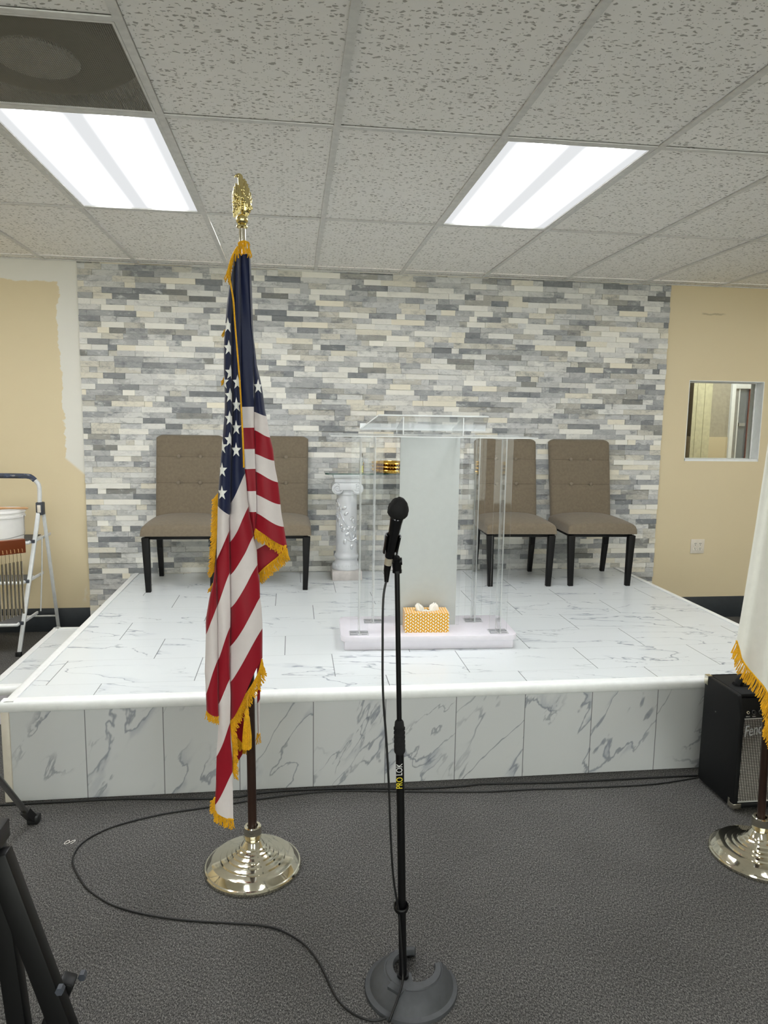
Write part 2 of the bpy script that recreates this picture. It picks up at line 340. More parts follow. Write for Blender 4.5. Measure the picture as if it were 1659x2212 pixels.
def m_grille():
    m = NT('silver_grille_cloth', .5, .2); v = m.coord(); x, y, z = m.sep(v)
    fz = m.math('FRACT', m.math('DIVIDE', z, .0068)); fx = m.math('FRACT', m.math('ADD', m.math('DIVIDE', x, .011), m.math('MULTIPLY', m.math('FLOOR', m.math('DIVIDE', z, .0068)), .12)))
    h = m.math('MULTIPLY', m.ss(m.math('ABSOLUTE', m.math('SUBTRACT', fz, .5)), .34, .18), m.ss(m.math('ABSOLUTE', m.math('SUBTRACT', fx, .5)), .46, .3))
    m.base(m.mix(h, srgb(52, 48, 46), m.mix(m.noise(v, 90, 2), srgb(150, 146, 140), srgb(214, 208, 200)))); m.bump(h, .4, .001); return m.m
M['grille'] = m_grille()
def m_tissuebox():
    m = NT('leaf_print_card', .5, 0, .3); v = m.coord(); x, y, z = m.sep(v); h = m.math('ADD', z, m.math('MULTIPLY', y, 1.0)); w = m.math('ADD', x, 0)
    cx = m.math('DIVIDE', w, .0128); ci = m.math('FLOOR', cx); par = m.math('SUBTRACT', m.math('MULTIPLY', m.math('MODULO', m.math('ADD', ci, 100), 2), 2), 1)
    px = m.math('SUBTRACT', m.math('FRACT', cx), .5); pz = m.math('SUBTRACT', m.math('FRACT', m.math('ADD', m.math('DIVIDE', h, .0165), m.math('MULTIPLY', ci, .5))), .5)
    q1 = m.math('ADD', m.math('MULTIPLY', px, .77), m.math('MULTIPLY', m.math('MULTIPLY', pz, par), .64)); q2 = m.math('SUBTRACT', m.math('MULTIPLY', pz, .77), m.math('MULTIPLY', m.math('MULTIPLY', px, par), .64))
    d = m.math('ADD', m.math('POWER', m.math('DIVIDE', m.math('ABSOLUTE', q1), .46), 2), m.math('POWER', m.math('DIVIDE', m.math('ABSOLUTE', q2), .21), 2))
    c = m.mix(m.math('LESS_THAN', d, 1), srgb(226, 164, 18), srgb(240, 236, 226))
    dot = m.math('LESS_THAN', m.math('ADD', m.math('POWER', m.math('ABSOLUTE', m.math('SUBTRACT', px, .32)), 2), m.math('POWER', m.math('ABSOLUTE', m.math('SUBTRACT', pz, .36)), 2)), .012)
    m.base(m.mix(dot, c, srgb(120, 84, 60))); return m.m
M['leafcard'] = m_tissuebox()
# ================================================================ the room
T = .6096; X0 = -1.0623; ZC = 2.595; YW = 5.291
def gx(i): return X0+i*T
def gy(j): return 5.15-(3-j)*2*T
XL, XR, YB = -3.6, 5.2, -3.6
def struct(o, label=None): o['kind'] = 'structure'; return tag(o, label)
struct(MB().box(XL, XR, YB, YW+.16, -.1, 0).build('floor', M['carpet'], smooth=0), 'speckled grey loop carpet')
W = MB(); wx0, wx1, wz0, wz1 = 3.047, 3.675, 1.267, 1.893
for b in ((XL, wx0, 0, ZC+.15), (wx1, XR, 0, ZC+.15), (wx0, wx1, 0, wz0), (wx0, wx1, wz1, ZC+.15)): W.box(b[0], b[1], YW, YW+.16, b[2], b[3])
struct(W.build('wall_back', M['tanp'], smooth=0), 'tan back wall with white primer at its left')
struct(MB().box(XL-.1, XL, YB, YW+.16, 0, ZC+.15).build('wall_left', M['tan'], smooth=0)); struct(MB().box(XR, XR+.1, YB, YW+.16, 0, ZC+.15).build('wall_right', M['tan'], smooth=0))
W = MB()                                      # unseen front wall, opened to let fill light in: sill, lintel, piers
for b in ((XL, XR, 0, .25), (XL, XR, 2.35, ZC+.15), (XL, -3.2, .25, 2.35), (4.8, XR, .25, 2.35)): W.box(b[0], b[1], YB-.1, YB, b[2], b[3])
struct(W.build('wall_front', M['tan'], smooth=0))
W = MB()  # frame and pane of the window added for fill daylight
for k in range(6): W.box(-3.2+k*1.58, -3.14+k*1.58, YB-.08, YB-.02, .25, 2.35)
W.box(-3.2, 4.8, YB-.08, YB-.02, .25, .31).box(-3.2, 4.8, YB-.08, YB-.02, 2.29, 2.35)
w2 = struct(W.build('fill_window', M['steel'], smooth=0), 'aluminium framed window added unseen behind the viewer for fill daylight'); MB().box(-3.2, 4.8, YB-.055, YB-.05, .28, 2.32).build('window_pane', M['glass'], w2)
SX0, SX1 = -1.461, 2.838
B = MB(); B.rbox(XL, SX0-.002, YW-.012, YW, 0, .172, .003); B.rbox(SX1+.002, XR, YW-.012, YW, 0, .172, .003)
struct(B.build('baseboard_back', M['basebd']), 'dark rubber baseboard')
B = MB(); B.box(XL, XL+.01, YB, YW-.012, 0, .17); struct(B.build('baseboard_left', M['basebd'])); B = MB(); B.box(XR-.01, XR, YB, YW-.012, 0, .17); struct(B.build('baseboard_right', M['basebd']))
# stone cladding: every strip is its own block of the one cladding
rs = random.Random(3); S = MB(); tones = []
S.box(SX0, SX1, YW-.008, YW-.001, 0, ZC-.002, 1); tones += [(0, 0, 0)]*8
RH = .0386; row = 0; z = 0.0
while z < ZC-.004:
    z1 = min(z+RH-.0007, ZC-.002); x = SX0
    if row % 4 == 0: panel = rs.uniform(0, .6)
    x = SX0; first = True
    while x < SX1-.001:
        w = rs.choice([.06, .08, .11, .13, .15, .16, .18, .20, .22, .26]); w = w*rs.uniform(.9, 1.05)
        if first: w *= rs.uniform(.3, 1); first = False
        xe = min(x+w, SX1)
        if SX1-xe < .03: xe = SX1
        y = YW-.010-rs.uniform(.002, .016); u = rs.random()
        t = rs.uniform(.0, .14) if u < .12 else rs.uniform(.2, .42) if u < .34 else rs.uniform(.42, .72) if u < .74 else rs.uniform(.78, 1.0)
        n = len(S.v); S.box(x+.0003, xe-.0004, y, YW-.004, z, z1, 0); tones += [(t, rs.random(), 1.0 if rs.random() < .22 else rs.uniform(0, .3))]*8
        x = xe
    z += RH; row += 1
me = bpy.data.meshes.new('wall_stone'); me.from_pydata(S.v, [], S.f); me.materials.append(M['stone']); me.materials.append(M['grout']); me.polygons.foreach_set('material_index', S.m)
at = me.attributes.new('tone', 'FLOAT_VECTOR', 'POINT'); at.data.foreach_set('vector', [c for t in tones for c in t]); me.update()
o = bpy.data.objects.new('wall_stone', me); COL.objects.link(o); struct(o, 'grey and white split stone strip cladding')
# ceiling tiles and grid
holes = set(LIGHT_CELLS); C = MB(); G = MB(); rc = random.Random(5)
I0, I1 = -5, 11
def tile(x0, x1, y0, y1):
    if y1 <= YB or x1 <= XL or x0 >= XR: return
    x0 = max(x0, XL); x1 = min(x1, XR); y0 = max(y0, YB); z = ZC+.006+rc.uniform(0, .0015)
    C.box(x0+.0125+rc.choice([-.002, .0012]), x1-.0105, y0+.0135+rc.uniform(0, .0015), y1-.0105, z, z+.015)
for i in range(I0, I1):
    for j in range(-5, 4):
        y0, y1 = gy(j), min(gy(j+1), YW)
        if (i, j) in holes: continue
        if (i, j) == (0, 0): tile(gx(i), gx(i+1), y0, gy(.5)); continue
        tile(gx(i), gx(i+1), y0, y1)
C.box(XL, XR, YB, YW, ZC+.30, ZC+.34)
struct(C.build('ceiling', M['tile'], smooth=0), 'white fissured mineral tile drop ceiling')
for i in range(I0+1, I1):
    if XL < gx(i) < XR: G.box(gx(i)-.0125, gx(i)+.0125, YB, YW-.012, ZC-.001, ZC+.004); G.box(gx(i)-.003, gx(i)+.003, YB, YW-.012, ZC+.004, ZC+.03)
for j in range(-4, 4):
    for i in range(I0, I1):
        a, b = max(gx(i)+.0125, XL), min(gx(i+1)-.0125, XR)
        if a < b: G.box(a, b, gy(j)-.0115, gy(j)+.0115, ZC, ZC+.004)
G.box(gx(0)+.0125, gx(1)-.0125, gy(.5)-.012, gy(.5)+.012, ZC, ZC+.004)
G.box(XL, XR, YW-.034, YW-.026, ZC-.002, ZC+.004)
struct(G.build('trim_1', M['tbar'], smooth=0), 'white ceiling grid bars')
# ceiling lights
def make_light():
    t = thing('ceiling_light', '', 'ceiling light', (0, 0, ZC), 0, 'flush ceiling light panels')
    f = MB(); w, d = T/2-.0135, T-.0125; q = .014
    for b in ((-w, w, -d, -d+q), (-w, w, d-q, d), (-w, -w+q, -d+q, d-q), (w-q, w, -d+q, d-q)): f.box(b[0], b[1], b[2], b[3], .0005, .03)
    f.box(-w, w, -d, d, .085, .09)
    for b in ((-w, w, -d, -d+.003), (-w, w, d-.003, d), (-w, -w+.003, -d+.003, d-.003), (w-.003, w, -d+.003, d-.003)): f.box(b[0], b[1], b[2], b[3], .03, .085)
    f.build('frame', M['tbar'], t); MB().box(-w+q, w-q, -d+q, d-q, .006, .009).build('diffuser', M['panel'], t); return t
L0 = make_light(); names = {(0, 1): 'lit white ceiling panel at the left, beside the round grille', (3, 1): 'lit white ceiling panel at the right, above the clear lectern'}
for k, (i, j) in enumerate(LIGHT_CELLS):
    loc = ((gx(i)+gx(i+1))/2, (gy(j)+gy(j+1))/2, ZC); lb = names.get((i, j)) or 'lit white ceiling panel, %s one of the %s row behind the viewer' % (['leftmost', 'left', 'right', 'right'][(i+3)//3], 'near')
    if (i, j) == (-3, 1): lb = 'lit white ceiling panel over the ladder side, just out of view'
    if i == 7: lb = 'lit white ceiling panel added out of view to brighten the small window side'  # unseen panel put in to brighten the right-hand wall
    if k == 0: L0.location = loc; L0['label'] = lb
    else: dup(L0, loc, 0, lb)
# air vent
t = thing('ceiling_vent', 'square perforated air vent with round centre disc in the ceiling', 'air vent', ((gx(0)+gx(1))/2, (gy(.5)+gy(1))/2, ZC))
w = T/2-.014
f = MB()
for b in ((-w, w, -w, -w+.008), (-w, w, w-.008, w), (-w, -w+.008, -w+.008, w-.008), (w-.008, w, -w+.008, w-.008)): f.box(b[0], b[1], b[2], b[3], 0, .012)
f.build('frame', M['tbar'], t); MB().box(-w+.008, w-.008, -w+.008, w-.008, .004, .0045).build('perforated_face', M['perf'], t)
dust = plain('vent_dust_grey', (122, 116, 102), .9); dk = plain('duct_dark', (70, 66, 56), .9)
MB().lathe([(.30, .06), (.285, .05), (.26, .03), (.235, .026), (.205, .04), (.16, .075), (.13, .08)], n=48, cap=False).box(-w, w, -w, w, .14, .145).build('diffuser_cone', [dust], t)
MB().lathe([(.118, .03), (.122, .022), (.112, .014), (0.001, .012)], n=40, cap=False).build('centre_disc', plain('disc_grey', (236, 234, 228), .6), t)
# interior window
o = MB()
q = .005; y0, y1 = YW-.001, YW+.159
for b in ((wx0, wx1, wz0, wz0+.018), (wx0, wx1, wz1-q, wz1), (wx0, wx0+q, wz0+q, wz1-q), (wx1-q, wx1, wz0+q, wz1-q)): o.box(b[0], b[1], y0, y1, b[2], b[3])
win = struct(o.build('window_1', M['white']), 'small interior window with white reveal')
o = MB(); q2 = .014; y0, y1 = YW+.09, YW+.11
for b in ((wx0+q, wx1-q, wz0+q, wz0+q2), (wx0+q, wx1-q, wz1-q2, wz1-q), (wx0+q, wx0+q2, wz0+q2, wz1-q2), (wx1-q2, wx1-q, wz0+q2, wz1-q2)): o.box(b[0], b[1], y0, y1, b[2], b[3])
o.build('glazing_bead', M['tbar'], win); MB().box(wx0+q2, wx1-q2, YW+.097, YW+.102, wz0+q2, wz1-q2).build('window_pane', M['glass'], win)
# the room beyond that window
Y2 = 6.6; o = MB()
o.box(2.6, 4.25, Y2+.45, Y2+.5, 0, 2.6, 0); o.box(2.6, 5.6, YW+.16, Y2+.5, -.05, 0, 3); o.box(2.6, 5.6, YW+.16, Y2+.5, 2.6, 2.65, 1)
o.box(4.03, 4.235, Y2, Y2+.45, 1.43, 2.6, 2); o.box(4.03, 4.235, Y2-.01, Y2+.45, 0, 1.43, 0); o.box(4.53, 5.6, Y2, Y2+.05, 0, 2.6, 0); o.box(4.235, 4.53, Y2, Y2+.05, 1.98, 2.6, 0); o.box(3.4, 3.835, Y2+.05, Y2+.1, 0, 2.6, 4)
o.box(5.6, 5.65, YW+.16, Y2+.5, 0, 2.6, 0); o.box(2.55, 2.6, YW+.16, Y2+.5, 0, 2.6, 4)
struct(o.build('wall_beyond', [M['tan'], M['white'], plain('grey_paint', (176, 168, 150), .7), M['carpet'], plain('mauve_paint', (138, 116, 112), .7)], smooth=0), 'walls of the room behind the small window')
o = MB(); o.box(4.235, 4.275, Y2-.03, Y2+.02, 0, 1.98); o.box(4.49, 4.53, Y2-.03, Y2+.02, 0, 1.98); o.box(4.275, 4.49, Y2-.03, Y2+.02, 1.90, 1.98)
d = struct(o.build('door_1', M['white'], bevel=.004), 'white framed door seen through the small window')
o = MB(); o.box(4.275, 4.315, Y2-.01, Y2+.02, 0, 1.90); o.box(4.315, 4.325, Y2-.018, Y2+.02, 0, 1.90, 1); o.box(4.325, 4.425, Y2, Y2+.02, 0, 1.90, 2); o.box(4.335, 4.40, Y2-.02, Y2, 1.54, 1.57, 3)
o.build('door_leaf', [plain('grey_door', (150, 148, 144), .5), M['white'], plain('blue_grey_door', (112, 118, 124), .3), M['steel']], d)
MB().box(4.425, 4.49, Y2-.02, Y2+.03, 0, 1.90).build('door_edge', M['mahog'], d)
o = MB(); k = 0; x = 3.84
while x < 4.02: o.box(x, x+.038, Y2-.02-(k % 2)*.004, Y2-.012, .9, 2.2); x += .039; k += 1
t = tag(o.build('window_blind', plain('cream_blind', (212, 206, 172), .7)), 'cream vertical blind seen through the small window', 'blind')
o = MB(); o.box(3.836, 4.03, Y2+.0, Y2+.35, 0, 1.43); o.build('wall_ledge', plain('tan_ledge', (178, 166, 130), .7)); bpy.data.objects['wall_ledge']['kind'] = 'structure'
ld = bpy.data.lights.new('room_lamp', 'AREA'); ld.energy = ROOM2; ld.size = .6; ld.shape = 'SQUARE'; lo = bpy.data.objects.new('room_lamp', ld); COL.objects.link(lo); lo.location = (3.9, 5.95, 2.58)
# outlet
t = thing('wall_outlet', 'cream four-socket electrical outlet plate on the tan wall', 'outlet', (3.209, YW, .586))
MB().rbox(-.058, .058, -.007, 0, -.058, .058, .003).build('cover_plate', M['offwhite'], t)
for sx in (-.021, .021):
    for sz in (-.019, .019):
        s_ = MB(); s_.lathe([(.0001, -.002), (.0165, -.002), (.0165, 0)], n=24); s_.xf(Matrix.Translation((sx, -.0075, sz)) @ Matrix.Rotation(PI/2, 4, 'X'))
        s_.box(sx-.0065, sx-.0045, -.0115, -.009, sz, sz+.009, 1); s_.box(sx+.0045, sx+.0065, -.0115, -.009, sz, sz+.009, 1); s_.box(sx-.002, sx+.002, -.0115, -.009, sz-.011, sz-.006, 1)
        s_.build('socket', [plain('socket_ivory', (232, 226, 212), .35) if 'sock' not in M else M['sock'], M['slot']], t)
# ================================================================ platform
PX0, PX1, PY0, PZ = -1.148, 2.540, 2.893, .422
t = thing('stage_platform', 'raised platform clad in white marble-look tiles with white edge trim', 'platform', (0, 0, 0))
MB().box(PX0+.01, PX1-.01, PY0+.02, YW-.03, .02, PZ-.012).build('frame', M['dkgap'], t)
MB().box(PX0+.012, PX1-.012, PY0+.012, YW-.028, PZ-.012, PZ).build('deck', M['deck'], t)
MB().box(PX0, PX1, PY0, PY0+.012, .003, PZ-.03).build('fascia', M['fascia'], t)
f = MB()
def trim(f, a, b, out, w=.038):                # quarter-round nosing from a to b, out = outward unit vector
    a = Vector(a); b = Vector(b); o_ = Vector(out); prof = [(-w, .006), (-.012, .006), (-.002, .004), (.005, -.001), (.010, -.008), (.011, -.022), (.010, -.032), (.005, -.038), (-.006, -.038), (-.006, -.01), (-w, -.002)]
    vs = [p+o_*u+Vector((0, 0, v)) for p in (a, b) for u, v in prof]; n = len(prof)
    f.add(vs, [(i, (i+1) % n, (i+1) % n+n, i+n) for i in range(n)]+[tuple(range(n))[::-1], tuple(range(n, 2*n))])
trim(f, (PX0-.012, PY0, PZ), (PX1+.012, PY0, PZ), (0, -1, 0)); trim(f, (PX0, PY0, PZ+.0005), (PX0, YW-.028, PZ+.0005), (-1, 0, 0)); trim(f, (PX1, PY0, PZ+.0005), (PX1, YW-.028, PZ+.0005), (1, 0, 0))
f.build('edge_trim', M['white'], t, smooth=50)
MB().rbox(PX0-.012, PX0+.02, PY0-.008, PY0+.02, .002, PZ-.036, .004).build('corner_post', M['offwhite'], t)
MB().box(PX0-.001, PX0+.01, PY0+.02, YW-.028, .003, PZ-.03).build('side_panel', M['lav'], t); MB().box(PX1-.01, PX1+.001, PY0+.02, YW-.028, .003, PZ-.03).build('side_panel', M['lav'], t)
# lower side step
t = thing('side_step', 'low marble-topped step with white edging at the left of the platform', 'step', (0, 0, 0))
a0, a1, b0, b1, hz = -1.528, -1.163, 3.66, 4.70, .20
MB().box(a0+.012, a1, b0+.012, b1-.012, hz-.02, hz-.002).build('tread', M['deck'], t)
MB().box(a0+.004, a1, b0+.004, b1-.004, .003, hz-.02).build('riser', M['lav'], t)
f = MB(); trim(f, (a0, b1, hz-.003), (a0, b0, hz-.003), (-1, 0, 0)); trim(f, (a0, b0, hz-.003), (a1, b0, hz-.003), (0, -1, 0)); trim(f, (a1, b1, hz-.003), (a0, b1, hz-.003), (0, 1, 0), .03)
f.build('edge_trim', M['white'], t, smooth=50)
# ================================================================ chairs
def make_chair():
    t = thing('dining_chair', '', 'chair', (0, 0, 0), 0, 'taupe tufted chairs along the stone wall')
    def warp(a): return math.copysign(1-(1-abs(a))**1.8, a)
    n = 26; P = []; Q = []
    for i in range(n+1):
        u = math.copysign(abs(math.sin(PI/2*(2*i/n-1))), 2*i/n-1); r1 = []; r2 = []
        for j in range(n+1):
            v = math.copysign(abs(math.sin(PI/2*(2*j/n-1))), 2*j/n-1)
            e = (max(0, 1-abs(u)**26)*max(0, 1-abs(v)**26))**.28
            crown = .024*(1-u*u)*(1-v*v)+.010*(v+1)*(1-abs(u)**3)
            x = .248*u*(1-.012*abs(v)); y = -.012+.238*v
            ce = ((1-abs(u)**6)*(1-abs(v)**6))**.5; r1.append((x, y, .372+.060*e+.010*ce+crown)); r2.append((x, y, .372-.003*(max(0, 1-abs(u)**60)*max(0, 1-abs(v)**60))**.5))
        P.append(r1); Q.append(r2)
    s_ = MB(); s_.grid(P); s_.grid([r[::-1] for r in Q]); s_.build('seat', M['taupe'], t, smooth=60)
    b = MB(); NU, NV = 44, 56; P = []; Q = []
    bx, bz = .075, (.430, .245)
    cz = .69; hw, hh = .233, .315
    for j in range(NV+1):
        v = math.sin(PI/2*(2*j/NV-1)); r1 = []; r2 = []
        for i in range(NU+1):
            u = math.sin(PI/2*(2*i/NU-1)); x = hw*u*(1+.012*v); zz = cz+hh*v
            if abs(u) > .8 and v > .8: zz -= .02*((abs(u)-.8)/.2)**2*((v-.8)/.2)
            e = (max(0, 1-abs(u)**14)*max(0, 1-abs(v)**14))**.4
            dep = 0
            for z0 in (.674, .856):
                dep += .005*math.exp(-((zz-z0)/.007)**2)
                for x0 in (-.075, .075): dep += .014*math.exp(-(((x-x0)/.020)**2+((zz-z0)/.020)**2))
            for x0 in (-.075, .075): dep += .0022*math.exp(-((x-x0)/.005)**2)
            puff = .010*(1-u*u)
            yb = .205+.19*(zz-.40)+.03*max(0, (zz-.40))**2
            r1.append((x, yb-(.036*e+puff*e-dep), zz)); r2.append((x, yb+.034*e, zz))
        P.append(r1); Q.append(r2)
    b.grid(P); b.grid([r[::-1] for r in Q]); bk = b.build('backrest', M['taupe'], t, smooth=60)
    sm = MB()
    for z0 in (.674, .856): sm.tube([(x, .205+.19*(z0-.40)+.03*(z0-.4)**2-(.036+.010*(1-(x/hw)**2)-.0050)-.0008, z0) for x in [-.22+.44*k/20 for k in range(21)]], .0011, 5)
    for x0 in (-.075, .075): sm.tube([(x0, .205+.19*(z0-.40)+.03*(z0-.4)**2-(.036+.010*(1-(x0/hw)**2)-(.0022 if min(abs(z0-.674), abs(z0-.856)) > .02 else .014)), z0) for z0 in [.50+.46*k/24 for k in range(25)]], .0006, 4)
    sm.build('tufting_seam', M['crease'], bk)
    for z0 in (.674, .856):
        for x0 in (-.075, .075):
            MB().ell((x0, .205+.19*(z0-.40)+.03*(z0-.4)**2-(.044-.014)-.005, z0), (.0145, .009, .0145), 16).build('button', M['taupebtn'], bk)
    MB().box(-.225, .225, -.215, .215, .345, .372).build('seat_frame', M['blkwood'], t, bevel=.003)
    for sx in (-1, 1):
        MB().beam((sx*.205, -.222, .0), (sx*.2155, -.222, .36), .033, .033, 0, (0, 1, 0), .047, .047).build('leg', M['blkwood'], t, bevel=.003)
        q = MB(); q.beam((sx*.212, .262, 0), (sx*.212, .225, .22), .03, .032, 0, (0, 1, 0), .036, .042); q.beam((sx*.212, .225, .22), (sx*.212, .205, .40), .036, .042, 0, (0, 1, 0), .040, .045); q.build('leg', M['blkwood'], t, bevel=.002)
    return t
ch = make_chair()
spots = [((-.728, 4.925), -.01, 'taupe tufted chair at the far left, half behind the striped flag'),
         ((-.128, 4.93), 0, 'taupe tufted chair right of the striped flag, left of the pedestal'),
         ((1.566, 4.935), -.045, 'taupe tufted chair seen partly through the clear lectern'),
         ((2.138, 4.915), -.045, 'taupe tufted chair at the far right of the platform')]
for k, ((x, y), a, lb) in enumerate(spots):
    if k == 0: ch.location = (x, y, PZ); ch.rotation_euler = (0, 0, a); ch['label'] = lb
    else: dup(ch, (x, y, PZ), a, lb)
# ================================================================ pedestals with glass shelf
def make_pedestal():
    t = thing('column_pedestal', '', 'pedestal', (0, 0, 0), 0, 'plaster column pedestals under the glass top')
    MB().rbox(-.106, .106, -.106, .106, 0, .068, .004).build('plinth', M['plinth'], t)
    s_ = MB(); s_.lathe([(.10, .068), (.104, .075), (.102, .09), (.094, .108), (.080, .125), (.078, .14), (.084, .15), (.087, .162), (.084, .174), (.077, .182), (.075, .20), (.0745, .35), (.073, .52), (.072, .60), (.078, .607), (.078, .615), (.072, .62)], n=48)
    s_.build('shaft', M['plaster'], t)
    l_ = MB()
    for k in range(20):
        a = 2*PI*k/20; l_.ell((.096*math.cos(a), .096*math.sin(a), .092), (.006, .012, .020), 8, 0, Matrix.Rotation(a, 3, 'Z'))
    l_.build('leaf_ring', M['plaster'], t)
    c = MB(); c.rbox(-.092, .092, -.085, .085, .694, .728, .003); c.rbox(-.100, .100, -.094, .094, .726, .752, .004); c.lathe([(.070, .61), (.083, .64), (.086, .66), (.080, .70)], n=32)
    for sy in (-1, 1):
        c.rbox(-.06, .06, sy*.078-.012, sy*.078+.012, .640, .692, .006)
    cp = c.build('capital', M['plaster'], t)
    for sx in (-1, 1):
        v = MB(); cx, cz_ = sx*.070, .652
        v.lathe([(.040, -.082), (.042, -.074), (.036, 0), (.042, .074), (.040, .082)], n=28); v.xf(Matrix.Translation((cx, 0, cz_)) @ Matrix.Rotation(PI/2, 4, 'X'))
        for sy in (-1, 1):
            sp = []
            for k in range(50):
                a = k/49*4.2*PI; r = .038*(1-k/49*.86); sp.append((cx+sx*r*math.cos(a+PI/2), sy*.084, cz_+r*math.sin(a+PI/2)))
            v.tube(sp, [.0055*(1-.5*k/49) for k in range(50)], 8)
        v.build('volute', M['plaster'], cp)
    v = MB(); rr = .0755
    def cyl(a, z, r=rr): return (r*math.sin(a), -r*math.cos(a), z)
    stem = [cyl(-1.25+2.5*k/30, .555-.30*(k/30)-.02*math.sin(k/30*PI), rr+.003) for k in range(31)]; v.tube(stem, [.005-.0025*k/30 for k in range(31)], 8)
    v.tube([cyl(-.3+.7*k/12, .43-.16*(k/12)**1.3, rr+.003) for k in range(13)], .003, 6)
    v.tube([cyl(-1.2+.5*k/12, .47-.09*(k/12), rr+.003) for k in range(13)], .003, 6)
    v.tube([cyl(-.1+1.0*k/12, .30-.02*math.sin(k/12*PI), rr+.003) for k in range(13)], .003, 6)
    sp_ = [(-1.2, .56, .4), (-.95, .535, -.3), (-.7, .50, .2), (-.3, .515, .9), (-.12, .475, .8), (-1.3, .46, .5), (-.9, .425, .2), (-.55, .385, .1), (-.35, .36, .7), (.1, .37, .9), (.4, .44, 1.2), (.62, .42, -.4), (.55, .37, .4), (.0, .33, .9), (-.22, .275, .2), (.45, .235, .1), (.75, .31, .7), (1.0, .28, .2), (.85, .36, .3)]
    for a, z, r in sp_:
        Mx = Matrix.Rotation(a, 3, 'Z') @ Matrix.Rotation(r, 3, 'Y'); v.ell(cyl(a, z, rr+.002), (.0125, .006, .019), 10, 0, Mx)
    v.build('vine_relief', M['silverleaf'], t)
    return t
p1 = make_pedestal(); p1.location = (.377, 5.06, PZ); p1['label'] = 'silver-white column pedestal with vine relief, left of the lectern'
dup(p1, (.905, 5.06, PZ), .4, 'column pedestal hidden behind the frosted panel of the lectern')
t = thing('glass_tabletop', 'clear glass top with dark green edge resting on the column pedestal', 'tabletop', (.648, 5.06, PZ+.7535))
def rrect(w, d, r, n=6):
    out = []
    for cx, cy, a0 in ((w-r, d-r, 0), (-w+r, d-r, PI/2), (-w+r, -d+r, PI), (w-r, -d+r, PI*1.5)):
        for k in range(n+1): a = a0+PI/2*k/n; out.append((cx+r*math.cos(a), cy+r*math.sin(a)))
    return out
pl = rrect(.43, .125, .03)
g = MB(); n = len(pl); g.add([(x, y, z) for z in (0, .009) for x, y in pl], [tuple(range(n))[::-1], tuple(range(n, 2*n))]); g.build('glass_plate', M['glass'], t, smooth=0)
g = MB(); g.add([(x, y, z) for z in (0, .009) for x, y in pl], [(i, (i+1) % n, (i+1) % n+n, i+n) for i in range(n)]); g.build('polished_edge', M['glassedge'], t)
gz = PZ+.7535+.0092
t = thing('oil_bottle', 'small clear bottle of yellow oil with brown cap on the glass top', 'bottle', (.476, 5.02, gz))
MB().lathe([(.0005, .0005), (.018, .0005), (.0185, .004), (.0185, .075), (.016, .088), (.008, .098), (.007, .112), (.008, .113)], n=24, cap=False).build('glass_body', M['glass'], t)
MB().lathe([(.0005, .002), (.0165, .002), (.0168, .048), (.0005, .048)], n=24, cap=False).build('oil', M['oil'], t)
MB().lathe([(.0085, .110), (.009, .130), (.006, .135), (.0005, .136)], n=16).build('cap', M['cork'], t)
for k in range(3):
    t = thing('offering_plate', ['gold offering plate at the bottom of the stack on the glass top', 'gold offering plate in the middle of the stack on the glass top', 'gold offering plate on top of the stack on the glass top'][k], 'plate', (.705, 5.05, gz+.0245*k), 0, 'stacked gold offering plates')
    MB().lathe([(.0005, .002), (.105, .002), (.112, .0), (.128, .004), (.141, .012), (.146, .020), (.152, .024), (.155, .0235), (.153, .019), (.146, .014), (.139, .007), (.128, .0015)][::-1], n=64, cap=False).build('bowl', M['goldtray'], t)
    r_ = MB(); r_.tube([(.153*math.cos(a), .153*math.sin(a), .0225) for a in [2*PI*i/72 for i in range(73)]], .0032, 8, cap=False)
    for i in range(48): a = 2*PI*i/48; r_.ell((.144*math.cos(a), .144*math.sin(a), .013), (.0035, .003, .003), 6)
    r_.build('beaded_rim', M['goldtray'], t)
# ================================================================ lectern
t = thing('lectern', 'clear acrylic lectern with frosted centre panel and white base', 'lectern', (.683, 3.56, PZ), -.035)
def plate(name, w, d, r, z0, z1, mat, cx=0, cy=0):
    p = rrect(w, d, r, 8); m = MB(); m.prism(p, lambda x, y, k: (x+cx, y+cy, z1 if k else z0)); return m.build(name, mat, t, bevel=.003)
plate('plinth', .428, .165, .004, 0, .047, M['lav'], 0, .02); plate('base_plate', .446, .185, .045, .047, .074, M['lav'], 0, .02)
def sheet(m, a, b, th, ax):                 # clear faces in slot 0, edges in slot 1; thickness along ax
    lo = list(a); hi = list(b); i = len(m.f)
    if ax == 'x': lo[0] -= th/2; hi[0] += th/2
    if ax == 'y': lo[1] -= th/2; hi[1] += th/2
    m.box(lo[0], hi[0], lo[1], hi[1], lo[2], hi[2], 1)
    for k in ((4, 5) if ax == 'x' else (2, 3) if ax == 'y' else (0, 1)): m.m[i+k] = 0
